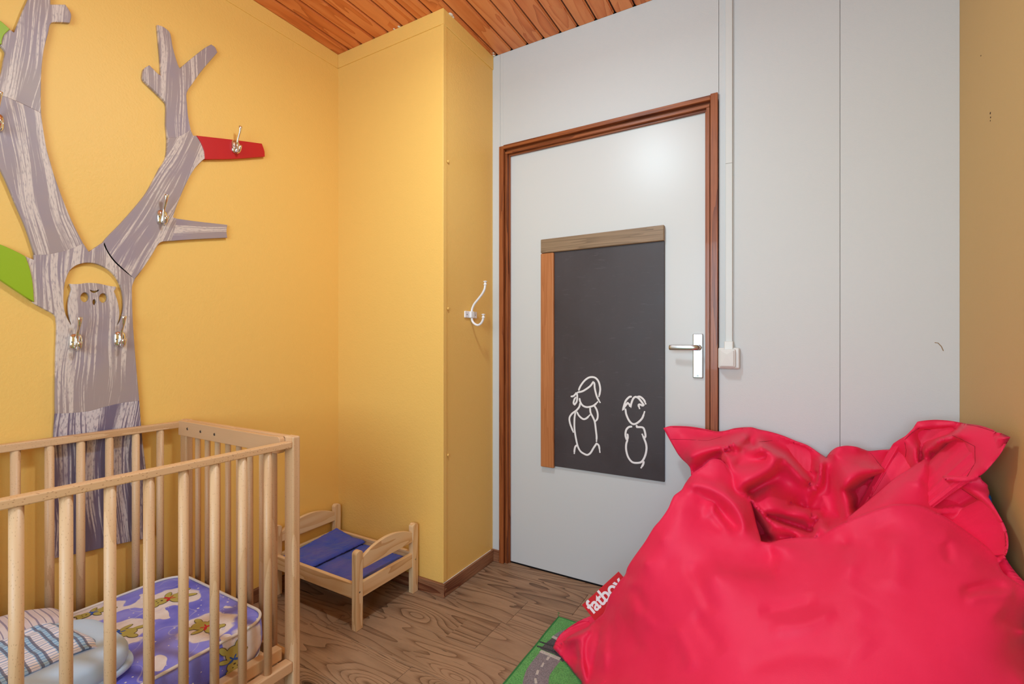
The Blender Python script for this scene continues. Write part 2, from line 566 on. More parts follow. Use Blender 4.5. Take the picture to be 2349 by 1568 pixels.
TREE={"trunk_base":{"o":[[0.5454,0.8641],[0.5822,0.8614],[0.6224,0.8614],[0.6646,0.8708],[0.7089,0.878],[0.7555,0.8798],[0.7624,0.7685],[0.7729,0.6619],[0.7861,0.5161],[0.8012,0.4083],[0.7702,0.4088],[0.6899,0.4182],[0.614,0.4238],[0.5411,0.4329],[0.5411,0.5787],[0.5415,0.6867],[0.5419,0.7947]],"h":[],"g":[[0.6452,0.4327],[0.6452,0.8777]]},"trunk":{"o":[[0.7555,0.8816],[0.7089,0.8797],[0.6646,0.8725],[0.6224,0.863],[0.5822,0.863],[0.5454,0.8657],[0.5454,0.9305],[0.5463,1.0349],[0.5466,1.1554],[0.5192,1.1788],[0.4953,1.1976],[0.4941,1.2267],[0.4924,1.2528],[0.4894,1.2747],[0.4851,1.2983],[0.4807,1.3137],[0.4755,1.327],[0.4988,1.3176],[0.4983,1.3334],[0.5222,1.338],[0.5501,1.3492],[0.5789,1.3658],[0.6078,1.3864],[0.6224,1.361],[0.661,1.4009],[0.67,1.3755],[0.6865,1.3488],[0.7051,1.3287],[0.7242,1.3105],[0.7428,1.2917],[0.735,1.2666],[0.735,1.2162],[0.737,1.151],[0.7405,1.0857],[0.7495,0.9588]],"h":[[[0.5798,1.1306],[0.5774,1.1338],[0.5685,1.1547],[0.5628,1.1777],[0.5608,1.2029],[0.5612,1.2324],[0.5636,1.258],[0.5685,1.2797],[0.5765,1.3009],[0.5897,1.3166],[0.6047,1.3257],[0.6199,1.3303],[0.6389,1.3306],[0.6584,1.3241],[0.6765,1.313],[0.6912,1.2967],[0.7024,1.2752],[0.71,1.2507],[0.7138,1.2234],[0.7141,1.1958],[0.7109,1.1726],[0.7052,1.1516],[0.6987,1.1365],[0.6959,1.133],[0.6949,1.1398],[0.6987,1.1559],[0.7002,1.1766],[0.6977,1.1993],[0.6931,1.2218],[0.6875,1.2395],[0.6857,1.2466],[0.6903,1.2545],[0.6903,1.2602],[0.6783,1.2602],[0.6638,1.2625],[0.646,1.2653],[0.6285,1.2654],[0.6148,1.2635],[0.6013,1.2595],[0.5897,1.2576],[0.5782,1.257],[0.5806,1.2502],[0.5823,1.2419],[0.5782,1.2233],[0.5752,1.2039],[0.5746,1.1826],[0.5762,1.1614],[0.579,1.1445],[0.5814,1.1343]],[[0.6245,1.2207],[0.6241,1.2164],[0.6229,1.2124],[0.621,1.2088],[0.6185,1.2061],[0.6157,1.2042],[0.6126,1.2034],[0.6095,1.2038],[0.6067,1.2052],[0.6042,1.2076],[0.6024,1.2108],[0.6012,1.2146],[0.6008,1.2188],[0.6012,1.223],[0.6024,1.227],[0.6042,1.2306],[0.6067,1.2334],[0.6095,1.2352],[0.6126,1.2361],[0.6157,1.2358],[0.6185,1.2344],[0.621,1.232],[0.6229,1.2288],[0.6241,1.2249]],[[0.6708,1.2223],[0.6704,1.218],[0.6692,1.2139],[0.6673,1.2104],[0.6648,1.2076],[0.6619,1.2058],[0.6588,1.205],[0.6557,1.2053],[0.6528,1.2067],[0.6503,1.2091],[0.6484,1.2124],[0.6473,1.2162],[0.6469,1.2203],[0.6473,1.2246],[0.6484,1.2286],[0.6503,1.2321],[0.6528,1.2349],[0.6557,1.2368],[0.6588,1.2376],[0.6619,1.2373],[0.6648,1.236],[0.6673,1.2336],[0.6692,1.2303],[0.6704,1.2265]],[[0.6306,1.208],[0.6323,1.2143],[0.636,1.2168],[0.6398,1.2145],[0.6419,1.2084],[0.6407,1.2021],[0.636,1.1943],[0.6316,1.1997]],[[0.6233,1.2436],[0.6268,1.2457],[0.632,1.2433],[0.6372,1.2432],[0.6425,1.2454],[0.646,1.2487],[0.6495,1.2461],[0.6477,1.2415],[0.6425,1.2373],[0.6372,1.2346],[0.632,1.235],[0.6268,1.238]]],"g":[[0.6452,0.8777],[0.6419,1.2528]]},"left_limb":{"o":[[0.4073,1.7586],[0.4329,1.7672],[0.4487,1.7667],[0.4739,1.7626],[0.4925,1.7583],[0.5107,1.753],[0.5134,1.7263],[0.5223,1.656],[0.5309,1.6166],[0.5388,1.582],[0.559,1.5126],[0.5796,1.4525],[0.6072,1.3867],[0.5796,1.3664],[0.5508,1.3508],[0.525,1.3402],[0.5,1.3341],[0.4813,1.4101],[0.4594,1.4764],[0.4416,1.5321],[0.4277,1.5702],[0.414,1.6125],[0.4056,1.6585],[0.4022,1.706]],"h":[],"g":[[0.5388,1.3582],[0.4594,1.7502]]},"upper_left_limb":{"o":[[0.5107,1.755],[0.4925,1.7603],[0.4739,1.7646],[0.4487,1.7687],[0.4329,1.7691],[0.4073,1.7605],[0.4277,1.8156],[0.4326,1.8366],[0.4366,1.8715],[0.4394,1.8964],[0.4296,1.9103],[0.4301,1.9217],[0.4342,1.9392],[0.4424,1.9551],[0.4482,1.9612],[0.4549,1.9577],[0.4577,1.9612],[0.4761,2.036],[0.4857,2.0708],[0.4953,2.1109],[0.5042,2.1411],[0.5314,2.1617],[0.5314,2.1294],[0.5311,2.0869],[0.5324,2.0847],[0.5654,2.1051],[0.5722,2.097],[0.578,2.0865],[0.5786,2.0766],[0.5755,2.0581],[0.5539,2.0475],[0.5329,2.0322],[0.5259,1.9969],[0.5168,1.9425],[0.5123,1.8909],[0.5105,1.8409],[0.5103,1.7917]],"h":[],"g":[[0.4666,1.7737],[0.5076,2.0741]]},"right_limb":{"o":[[0.7422,1.2927],[0.715,1.3144],[0.6862,1.3426],[0.6675,1.3732],[0.6606,1.4006],[0.7053,1.4687],[0.7447,1.5312],[0.7807,1.5951],[0.8181,1.6865],[0.8318,1.7159],[0.8401,1.7439],[0.8429,1.7891],[0.8429,1.803],[0.8742,1.8198],[0.8976,1.8403],[0.9155,1.8609],[0.9245,1.842],[0.9367,1.846],[0.9491,1.828],[0.9616,1.799],[0.9648,1.7733],[0.9585,1.7665],[0.9276,1.7212],[0.8976,1.6532],[0.8684,1.5679],[0.857,1.5256],[0.8696,1.5234],[0.8616,1.4769],[0.8514,1.4418],[0.8165,1.4285],[0.7912,1.3796],[0.7651,1.3299]],"h":[],"g":[[0.715,1.3586],[0.8858,1.7725]]},"forked_limb":{"o":[[0.9155,1.8622],[0.8976,1.8416],[0.8742,1.8211],[0.8429,1.8043],[0.839,1.8508],[0.839,1.9233],[0.8236,1.9385],[0.7965,1.9572],[0.7703,1.9755],[0.7682,1.9927],[0.7729,2.0151],[0.7859,2.0321],[0.7965,2.0251],[0.81,2.0163],[0.823,2.0133],[0.8208,2.0747],[0.8154,2.1404],[0.8116,2.1862],[0.8236,2.1887],[0.8346,2.1876],[0.8485,2.1791],[0.857,2.1317],[0.8742,2.0767],[0.8811,2.0686],[0.9276,2.1354],[0.9711,2.1945],[0.9891,2.2144],[1.0021,2.2112],[1.01,2.1969],[0.9522,2.0962],[0.9215,2.0349],[0.9023,1.9919],[0.9035,1.9482],[0.9065,1.9103]],"h":[],"g":[[0.8742,1.8263],[0.8656,2.0532]]},"red_branch":{"o":[[0.9374,1.8462],[0.9504,1.8284],[0.9629,1.7995],[0.966,1.7703],[1.0641,1.8046],[1.1999,1.8599],[1.1983,1.8818],[1.1874,1.9077],[1.0641,1.8785]],"h":[],"g":[[0.946,1.8069],[1.1967,1.8849]]},"grey_branch":{"o":[[0.8707,1.523],[0.8627,1.4771],[0.8525,1.442],[0.9337,1.4631],[1.0476,1.4902],[1.0448,1.5141],[1.0476,1.5391],[0.946,1.5286]],"h":[],"g":[[0.8627,1.4835],[1.0435,1.5138]]},"green_branch":{"o":[[0.475,1.3269],[0.4802,1.3137],[0.4845,1.2982],[0.4889,1.2746],[0.4918,1.2527],[0.4935,1.2266],[0.4947,1.1984],[0.4277,1.2554],[0.409,1.2717],[0.4051,1.3102],[0.4117,1.3496],[0.4277,1.3505]],"h":[],"g":[[0.4836,1.2659],[0.4117,1.3112]]},"upper_green_branch":{"o":[[0.4277,1.9735],[0.4449,1.9621],[0.4421,1.9565],[0.4339,1.9402],[0.4296,1.9215],[0.4292,1.9119],[0.4117,1.9046],[0.4038,1.9278],[0.4054,1.9517],[0.4149,1.9768]],"h":[],"g":[[0.4358,1.9389],[0.4117,1.9438]]}}
CHALK={"girl":[[[-0.8053,0.8611],[-0.7981,0.8784],[-0.7837,0.8992],[-0.7695,0.9133],[-0.7518,0.923],[-0.7308,0.9231],[-0.7169,0.9137],[-0.7082,0.8975],[-0.7038,0.8746],[-0.7058,0.8547],[-0.71,0.8379]],[[-0.8107,0.8524],[-0.7873,0.8587],[-0.7659,0.8715],[-0.7483,0.8857],[-0.736,0.9029],[-0.7308,0.8965],[-0.729,0.8767],[-0.7238,0.8537],[-0.7169,0.8342],[-0.7031,0.8119]],[[-0.8435,0.8319],[-0.83,0.835],[-0.8198,0.8451],[-0.814,0.8529],[-0.8118,0.8354],[-0.8143,0.8115],[-0.8252,0.7956],[-0.83,0.8038],[-0.8252,0.821],[-0.818,0.8317]],[[-0.801,0.8276],[-0.7981,0.8126],[-0.7873,0.7964],[-0.7695,0.7892],[-0.7483,0.7923],[-0.7308,0.8002],[-0.7134,0.8179]],[[-0.7981,0.8058],[-0.8017,0.7887],[-0.8161,0.7708],[-0.838,0.7538],[-0.8498,0.7341],[-0.8472,0.7105],[-0.838,0.6874],[-0.83,0.6694]],[[-0.8143,0.7658],[-0.8035,0.748],[-0.7837,0.7344],[-0.7677,0.7391],[-0.75,0.7572]],[[-0.8205,0.7636],[-0.8252,0.7327],[-0.8252,0.6886],[-0.819,0.6484],[-0.8089,0.6088],[-0.7963,0.5883],[-0.7766,0.5782],[-0.7624,0.5765],[-0.7483,0.5872],[-0.7343,0.6105],[-0.7203,0.6319],[-0.71,0.6231],[-0.7048,0.5923]],[[-0.7511,0.7888],[-0.7483,0.7657],[-0.7378,0.7465],[-0.729,0.7273],[-0.7238,0.6912],[-0.7203,0.6617],[-0.721,0.6384]],[[-0.7325,0.8001],[-0.7203,0.781],[-0.7152,0.7615],[-0.7169,0.7415],[-0.7266,0.7275]],[[-0.8132,0.6151],[-0.8216,0.6057],[-0.8252,0.5901],[-0.8263,0.5729]]],"boy":[[[-0.5635,0.8481],[-0.5747,0.8452],[-0.5893,0.8289],[-0.5975,0.8059],[-0.6024,0.7862],[-0.5942,0.8029],[-0.5812,0.8204],[-0.5747,0.8138],[-0.5693,0.8021],[-0.5651,0.8208],[-0.557,0.8405],[-0.5475,0.8474],[-0.5363,0.8433],[-0.5237,0.8298],[-0.5127,0.8148],[-0.519,0.8128],[-0.53,0.8168],[-0.5348,0.8133],[-0.53,0.7972]],[[-0.5411,0.8478],[-0.5284,0.8491],[-0.5127,0.8368],[-0.504,0.8185]],[[-0.591,0.7951],[-0.5877,0.7713],[-0.5764,0.7465],[-0.5635,0.7333],[-0.5507,0.7321],[-0.5348,0.7421],[-0.519,0.7607],[-0.509,0.7899]],[[-0.5619,0.7206],[-0.5764,0.7171],[-0.5877,0.7039],[-0.591,0.6811],[-0.5861,0.6624],[-0.5812,0.6693],[-0.5812,0.6821],[-0.5835,0.6883]],[[-0.5812,0.6645],[-0.5877,0.6429],[-0.5877,0.6173],[-0.5796,0.5894],[-0.5635,0.5706],[-0.5443,0.5683],[-0.5221,0.5759],[-0.508,0.6012],[-0.5018,0.6302],[-0.5033,0.6521],[-0.5111,0.6732],[-0.5206,0.6944]],[[-0.5427,0.7287],[-0.5427,0.7201],[-0.5174,0.7205],[-0.5096,0.708],[-0.5058,0.6864],[-0.5096,0.675]],[[-0.5127,0.5802],[-0.5158,0.5656],[-0.5253,0.5486]]]}
RUG={"road":[[-0.7328,1.4643],[-0.734,1.4248],[-0.7322,1.368],[-0.7229,1.3287],[-0.7122,1.2998],[-0.6753,1.2099],[-0.6022,1.252],[-0.6416,1.3405],[-0.654,1.3733],[-0.6557,1.4122],[-0.653,1.4581],[-0.6966,1.4628]],"road2":[[-0.7329,1.5624],[-0.7238,1.5995],[-0.7117,1.6227],[-0.6473,1.6276],[-0.648,1.542],[-0.706,1.5441]],"crossing":[[-0.7405,1.4798],[-0.7347,1.5275],[-0.7294,1.5551],[-0.6992,1.545],[-0.6364,1.5143],[-0.6448,1.4549],[-0.6822,1.4767],[-0.7105,1.4771]],"bar1":[[-0.733,1.4756],[-0.7357,1.4615],[-0.6575,1.4566],[-0.6574,1.4717]],"bar2":[[-0.7323,1.5691],[-0.7342,1.5573],[-0.6974,1.5491],[-0.6959,1.5621]],"stub":[[-0.7,1.4553],[-0.6983,1.4373],[-0.6905,1.4391],[-0.6914,1.4576]],"d1":[[-0.7003,1.4202],[-0.6991,1.3984],[-0.6916,1.3991],[-0.694,1.4201]],"d2":[[-0.7015,1.3781],[-0.6967,1.3575],[-0.6885,1.3593],[-0.6934,1.3803]],"d3":[[-0.6918,1.3395],[-0.6794,1.3187],[-0.6726,1.3245],[-0.6852,1.3428]],"r1":[[-0.7604,1.5157],[-0.7584,1.5096],[-0.6844,1.5123],[-0.6861,1.52]],"r2":[[-0.7584,1.4899],[-0.7562,1.4835],[-0.6797,1.4865],[-0.6813,1.494]],"corner":[-0.7637,1.6886]}
STITCH = [[[-0.3776,1.8604,0.7096],[-0.3145,1.8969,0.7086],[-0.253,1.9093,0.7077],[-0.2054,1.9252,0.7248]],
[[-0.0818,1.9389,0.717],[-0.0482,1.9583,0.7203],[-0.0201,1.9745,0.7203]],
[[0.0262,2.0012,0.7164],[0.0383,1.9851,0.6924],[0.0519,1.9814,0.6597],[0.0653,1.9776,0.6337],[0.0826,1.976,0.6191]],
[[-0.3765,1.8958,0.7506],[-0.3198,1.9285,0.7479],[-0.2602,1.9398,0.7416],[-0.2307,1.9568,0.7338]],
[[-0.1678,1.9816,0.7476],[-0.1208,2.0087,0.751]],
[[0.2461,1.9896,0.7105],[0.2599,1.9745,0.6924],[0.2743,1.9482,0.671],[0.2863,1.9435,0.661]],
[[0.3901,1.6917,0.8291],[0.4062,1.6779,0.8217],[0.4178,1.6269,0.8152],[0.4182,1.6271,0.793],[0.4185,1.6272,0.7732],[0.4007,1.617,0.7386]],
[[0.4207,1.6978,0.8596],[0.4321,1.6467,0.8629],[0.447,1.6091,0.8592],[0.4589,1.5582,0.8525]],
[[0.3099,1.807,0.7805],[0.3159,1.8221,0.755],[0.3163,1.8339,0.7321]],
[[0.3099,1.807,0.7892],[0.3275,1.8172,0.8081],[0.3476,1.8288,0.8241]],
[[0.3576,1.8231,0.8216],[0.3873,1.8286,0.8206],[0.4274,1.8172,0.8304]],
[[0.3932,1.6242,0.7034],[0.4114,1.6232,0.6905],[0.4256,1.6083,0.6799],[0.4353,1.5792,0.6653],[0.4398,1.5587,0.6492]],
[[0.4478,1.5403,0.6317],[0.4458,1.5275,0.6085],[0.4339,1.5092,0.5881]]]
BAG = [
["body",0.25,[[-0.5484,1.3866,0.0125],[-0.5857,1.417,0.0136],[-0.5749,1.4348,0.0842],[-0.5712,1.4715,0.1194],[-0.5594,1.5245,0.1321],[-0.5352,1.5096,0.1625],[-0.5177,1.5025,0.187],[-0.5053,1.4923,0.2198],[-0.4946,1.4869,0.2523],[-0.4768,1.4856,0.2844],[-0.4564,1.4801,0.3187],[-0.439,1.4786,0.3418],[-0.4287,1.4672,0.3711],[-0.4105,1.4662,0.4051],[-0.3748,1.4695,0.4625],[-0.3479,1.4734,0.5122],[-0.3314,1.483,0.5338],[-0.3112,1.5004,0.5675],[-0.305,1.5156,0.5874],[-0.2986,1.5308,0.6021],[-0.2822,1.5576,0.6141],[-0.2752,1.5789,0.6292],[-0.2618,1.5982,0.6505],[-0.2466,1.6012,0.6647],[-0.2237,1.6087,0.6831],[-0.2107,1.6104,0.6971],[-0.1997,1.6167,0.7056],[-0.1784,1.6233,0.7054],[-0.162,1.627,0.6898],[-0.1505,1.6278,0.6688],[-0.138,1.6293,0.6437],[-0.1231,1.6321,0.6243],[-0.1043,1.6314,0.6103],[-0.0938,1.6202,0.5911],[-0.0846,1.6081,0.5691],[-0.0737,1.5798,0.5348],[-0.0654,1.55,0.5206],[-0.0583,1.4848,0.5247],[-0.0366,1.4892,0.5227],[-0.0046,1.5008,0.5344],[0.0271,1.5133,0.5406],[0.0773,1.5319,0.5463],[0.1058,1.5218,0.5753],[0.1369,1.5167,0.6028],[0.1837,1.5205,0.6331],[0.2355,1.5274,0.6615],[0.2633,1.5377,0.6654],[0.2956,1.5505,0.6638],[0.3216,1.554,0.6542],[0.3511,1.5537,0.6402],[0.395,1.5387,0.6104],[0.4139,1.5265,0.595],[0.4222,1.5082,0.5835],[0.4251,1.4752,0.5608],[0.4479,1.4537,0.5467],[0.4658,1.4467,0.5366],[0.455,1.45,0.46],[0.458,1.33,0.3],[0.455,1.22,0.15],[0.44,1.1,0.012],[0.3,0.98,0.012],[0.1,0.92,0.012],[-0.15,0.92,0.012],[-0.36,1.02,0.012],[-0.48,1.17,0.012]],
[[[-0.1298,1.4782,0.5277],[-0.1005,1.4835,0.5281],[-0.0803,1.4836,0.5272],[-0.0583,1.4848,0.5247],[-0.0366,1.4892,0.5227],[-0.0046,1.5008,0.5344],[0.0271,1.5133,0.5406],[0.0773,1.5319,0.5463],[0.1058,1.5218,0.5753],[0.1369,1.5167,0.6028],[0.1837,1.5205,0.6331],[0.2355,1.5274,0.6615],[0.2633,1.5377,0.6654],[0.2956,1.5505,0.6638],[0.3216,1.554,0.6542],[0.3511,1.5537,0.6402],[0.395,1.5387,0.6104],[0.4139,1.5265,0.595],[0.4222,1.5082,0.5835],[0.4251,1.4752,0.5608],[0.4479,1.4537,0.5467],[0.4658,1.4467,0.5366]],
[[-0.1997,1.6167,0.7056],[-0.1784,1.6233,0.7054],[-0.162,1.627,0.6898],[-0.1505,1.6278,0.6688],[-0.138,1.6293,0.6437],[-0.1231,1.6321,0.6243],[-0.1043,1.6314,0.6103],[-0.0938,1.6202,0.5911],[-0.0846,1.6081,0.5691],[-0.0737,1.5798,0.5348],[-0.0654,1.55,0.5206],[-0.0589,1.5017,0.5184]],
[[-0.5484,1.3866,0.0125],[-0.5857,1.417,0.0136],[-0.5749,1.4348,0.0842],[-0.5712,1.4715,0.1194],[-0.5594,1.5245,0.1321],[-0.5352,1.5096,0.1625],[-0.5177,1.5025,0.187],[-0.5053,1.4923,0.2198],[-0.4946,1.4869,0.2523],[-0.4768,1.4856,0.2844],[-0.4564,1.4801,0.3187],[-0.439,1.4786,0.3418],[-0.4287,1.4672,0.3711],[-0.4105,1.4662,0.4051],[-0.3748,1.4695,0.4625],[-0.3479,1.4734,0.5122],[-0.3314,1.483,0.5338],[-0.3112,1.5004,0.5675],[-0.305,1.5156,0.5874],[-0.2986,1.5308,0.6021],[-0.2822,1.5576,0.6141],[-0.2752,1.5789,0.6292],[-0.2618,1.5982,0.6505],[-0.2466,1.6012,0.6647],[-0.2237,1.6087,0.6831],[-0.2107,1.6104,0.6971]],
[[0.455,1.45,0.46],[0.458,1.33,0.3],[0.455,1.22,0.15],[0.44,1.1,0.012],[0.3,0.98,0.012],[0.1,0.92,0.012],[-0.15,0.92,0.012],[-0.36,1.02,0.012],[-0.48,1.17,0.012]],
[[-0.2495,1.536,0.6415],[-0.1972,1.5258,0.6413],[-0.1528,1.5226,0.6306],[-0.1282,1.5137,0.6138],[-0.109,1.5074,0.583],[-0.1008,1.4949,0.5505]],
[[-0.2361,1.5496,0.6235],[-0.199,1.5594,0.5952],[-0.1765,1.5609,0.5728],[-0.1561,1.5553,0.5539],[-0.1223,1.5286,0.5405]],
[[-0.1866,1.5204,0.5966],[-0.1768,1.5203,0.5719],[-0.1607,1.5065,0.5504],[-0.137,1.482,0.53]],
[[-0.2207,1.5873,0.6576],[-0.1837,1.5798,0.6537],[-0.1528,1.5977,0.6372],[-0.1285,1.6059,0.6113]],
[[-0.2165,1.5205,0.562],[-0.203,1.5132,0.5614],[-0.1886,1.5169,0.5496],[-0.1652,1.5039,0.5348]],
[[-0.1909,1.4775,0.5258],[-0.1669,1.4763,0.5259],[-0.1298,1.4782,0.5272]],
[[-0.1614,1.371,0.4793],[-0.1108,1.3875,0.4764],[-0.0531,1.4081,0.4748],[-0.0291,1.4185,0.4786]],
[[-0.1573,1.3271,0.4734],[-0.1071,1.3411,0.4731],[-0.0388,1.369,0.4758]],
[[-0.1697,1.432,0.4963],[-0.1042,1.4409,0.4954],[-0.0468,1.4648,0.499]],
[[-0.0367,1.4776,0.5238],[-0.0302,1.4698,0.496],[-0.0316,1.439,0.4799]],
[[-0.0238,1.4619,0.5277],[0.0057,1.4605,0.5311],[0.0056,1.4293,0.5064],[-0.0181,1.4122,0.4907]],
[[0.114,1.5034,0.5683],[0.1344,1.4886,0.5564]],
[[0.1248,1.4635,0.5536],[0.1558,1.4664,0.5681],[0.1973,1.4742,0.5904],[0.2358,1.4848,0.6151]],
[[0.155,1.4924,0.5863],[0.201,1.5017,0.6068],[0.2322,1.5058,0.6246]]],
[[-0.2713,1.4831,0.5691],[-0.242,1.4595,0.5296],[-0.3109,1.4256,0.5014],[-0.2399,1.5243,0.5945],[-0.2708,1.5237,0.6031],[-0.2789,1.4556,0.5368],[-0.3557,1.3996,0.4318],[-0.2927,1.3957,0.4481],[-0.2073,1.3757,0.4642],[-0.1945,1.2907,0.3901],[-0.0922,1.2747,0.427],[0.0454,1.3484,0.4827],[0.0478,1.419,0.5181],[0.1351,1.3828,0.5426],[0.2244,1.4286,0.5865],[-0.0003,1.218,0.4031],[0.1231,1.2604,0.4477],[0.243,1.3123,0.5037],[0.3273,1.3725,0.5453],[0.3045,1.4344,0.5818],[0.3673,1.4476,0.581],[0.3932,1.3644,0.5207],[0.423,1.3585,0.4876],[0.4173,1.4245,0.55],[0.3525,1.312,0.4906],[-0.3059,1.2956,0.262],[-0.3877,1.3754,0.2936],[-0.4098,1.3627,0.2042],[-0.2878,1.3176,0.3504],[-0.4286,1.2999,0.1115],[-0.2903,1.2296,0.2054],[-0.1279,1.1559,0.3102],[-0.0003,1.143,0.3644],[0.1136,1.1625,0.3934],[0.2214,1.1959,0.4114],[0.3287,1.2463,0.4187],[0.4033,1.2951,0.415],[-0.1345,1.2156,0.3614],[-0.4553,1.423,0.2241],[-0.3975,1.4102,0.3523],[0.287,1.5051,0.6354],[0.3337,1.4975,0.6208],[-0.4729,1.3724,0.1394],[-0.44,1.17,0.15],[-0.3,1.03,0.18],[-0.1,0.96,0.18],[0.1,0.95,0.18],[0.28,1.0,0.18],[0.4,1.12,0.2],[0.44,1.25,0.28],[-0.2,0.92,0.08],[0.1,0.905,0.08],[0.32,0.98,0.08]],
[[[[-0.5475,1.5314,0.1125],[-0.5363,1.4917,0.0935],[-0.499,1.3573,0.1263],[-0.5236,1.4009,0.0384]],-0.014,10,12,0],
[[[-0.4763,1.4109,0.2173],[-0.4694,1.3744,0.1789],[-0.4425,1.2918,0.1399]],0.01,10,22,1],
[[[-0.488,1.5023,0.2027],[-0.3987,1.3691,0.2425],[-0.3365,1.278,0.2384]],-0.008,20,30,1],
[[[-0.4512,1.5004,0.2633],[-0.36,1.3914,0.2808],[-0.3059,1.2956,0.2972]],0.007,18,22,1],
[[[-0.3975,1.4102,0.3523],[-0.3655,1.3882,0.3191],[-0.3567,1.3933,0.2808]],-0.007,14,18,1],
[[[-0.2331,1.3607,0.4821],[-0.2073,1.3757,0.4283],[-0.1702,1.3047,0.4069],[-0.1556,1.3131,0.3789]],-0.009,25,18,1],
[[[-0.2042,1.2851,0.3901],[-0.1614,1.2001,0.3924],[-0.1256,1.2208,0.3407]],-0.008,26,22,1],
[[[-0.2621,1.3324,0.3148],[-0.2295,1.3397,0.2502],[-0.179,1.1264,0.3377]],0.008,22,22,1],
[[[-0.0554,1.2959,0.4217],[-0.0003,1.3219,0.432],[0.0729,1.3642,0.451]],-0.008,24,16,1],
[[[-0.034,1.1986,0.442],[0.0418,1.2424,0.4518],[0.0985,1.2462,0.4952]],0.008,20,26,1],
[[[0.1973,1.4742,0.5904],[0.1712,1.4037,0.5426],[0.1441,1.388,0.4905]],-0.006,40,30,1],
[[[0.233,1.4832,0.6108],[0.2334,1.4338,0.5554],[0.2024,1.2889,0.5411]],0.006,40,40,1],
[[[0.3337,1.4975,0.6052],[0.3289,1.4485,0.5868],[0.3236,1.4455,0.5717]],-0.007,14,18,1],
[[[0.3273,1.3725,0.5358],[0.3764,1.4009,0.55],[0.4255,1.4293,0.5453]],-0.012,16,22,1],
[[[0.3355,1.3772,0.5216],[0.3846,1.4056,0.5311],[0.438,1.448,0.5286]],0.008,14,16,1],
[[[0.3853,1.3598,0.5207],[0.4083,1.35,0.4965],[0.423,1.3585,0.443]],-0.01,26,30,1],
[[[0.1643,1.2842,0.4001],[0.1231,1.2604,0.4572],[0.1561,1.2794,0.5142]],0.006,50,40,1],
[[[-0.0854,1.1805,0.3476],[0.0166,1.2278,0.3836],[0.1136,1.1625,0.4442]],-0.006,40,30,1]]],
["back",0.12,[[-0.4131,1.9023,0.7428],[-0.3856,1.9082,0.7524],[-0.3196,1.9273,0.7533],[-0.2595,1.9349,0.7472],[-0.225,1.9346,0.7424],[-0.1938,1.9319,0.7481],[-0.1579,1.9353,0.7608],[-0.1077,1.9357,0.7686],[-0.0817,1.9375,0.7626],[-0.0477,1.9384,0.7576],[-0.006,1.9408,0.7469],[0.0321,1.9404,0.7328],[0.0692,1.9372,0.7209],[0.1028,1.9335,0.6987],[0.1213,1.9245,0.6882],[0.1292,1.8592,0.7214],[0.1414,1.8341,0.7405],[0.1561,1.8307,0.7477],[0.1736,1.8471,0.7485],[0.1989,1.8504,0.7465],[0.2182,1.8811,0.7357],[0.2354,1.9017,0.728],[0.2658,1.9186,0.731],[0.2923,1.917,0.7357],[0.3057,1.8781,0.7449],[0.3351,1.8951,0.7327],[0.3569,1.9273,0.6736],[0.3009,1.8486,0.6311],[0.2374,1.8558,0.5507],[0.1728,1.6646,0.5543],[0.1055,1.5915,0.5108],[-0.0223,1.5737,0.4773],[-0.0959,1.6702,0.4452],[-0.1485,1.6974,0.5166],[-0.276,1.8315,0.5305],[-0.29,1.8233,0.5831],[-0.2962,1.8198,0.5928],[-0.2984,1.8255,0.6074],[-0.3019,1.83,0.6189],[-0.3151,1.8439,0.6288],[-0.3341,1.8617,0.6375],[-0.3532,1.8777,0.652],[-0.3653,1.8897,0.6653],[-0.38,1.8967,0.6864],[-0.3976,1.9012,0.7149]],
[[[-0.4131,1.9023,0.7428],[-0.3856,1.9082,0.7524],[-0.3196,1.9273,0.7533],[-0.2595,1.9349,0.7472],[-0.225,1.9346,0.7424],[-0.1938,1.9319,0.7481],[-0.1579,1.9353,0.7608],[-0.1077,1.9357,0.7686],[-0.0817,1.9375,0.7626],[-0.0477,1.9384,0.7576],[-0.006,1.9408,0.7469],[0.0321,1.9404,0.7328],[0.0692,1.9372,0.7209],[0.1028,1.9335,0.6987],[0.1213,1.9245,0.6882]],
[[0.1292,1.8592,0.7214],[0.1414,1.8341,0.7405],[0.1561,1.8307,0.7477],[0.1736,1.8471,0.7485],[0.1989,1.8504,0.7465],[0.2182,1.8811,0.7357],[0.2354,1.9017,0.728],[0.2658,1.9186,0.731],[0.2923,1.917,0.7357],[0.3057,1.8781,0.7449]],
[[-0.2962,1.8198,0.5928],[-0.2984,1.8255,0.6074],[-0.3019,1.83,0.6189],[-0.3151,1.8439,0.6288],[-0.3341,1.8617,0.6375],[-0.3532,1.8777,0.652],[-0.3653,1.8897,0.6653],[-0.38,1.8967,0.6864],[-0.3976,1.9012,0.7149]],
[[-0.2859,1.7603,0.6748],[-0.2345,1.7698,0.6976],[-0.1833,1.771,0.7156],[-0.1521,1.7796,0.7363],[-0.1164,1.8212,0.7456]],
[[-0.3459,1.8911,0.7251],[-0.2655,1.909,0.7233],[-0.1919,1.9123,0.7333],[-0.115,1.9119,0.7571]],
[[-0.2929,1.8416,0.5994],[-0.2607,1.8746,0.6273],[-0.2304,1.8771,0.6569],[-0.199,1.8653,0.6794],[-0.17,1.8388,0.7023]],
[[-0.2613,1.8786,0.5999],[-0.2176,1.8714,0.6336],[-0.1865,1.8295,0.647]],
[[-0.1744,1.6982,0.7248],[-0.1452,1.6987,0.747],[-0.1224,1.7674,0.7135],[-0.0934,1.7251,0.7317],[-0.0637,1.6876,0.7502],[-0.0321,1.7092,0.7318],[0.0008,1.7201,0.7152],[0.0409,1.7436,0.6675],[0.0649,1.7501,0.6413],[0.0849,1.7504,0.622]],
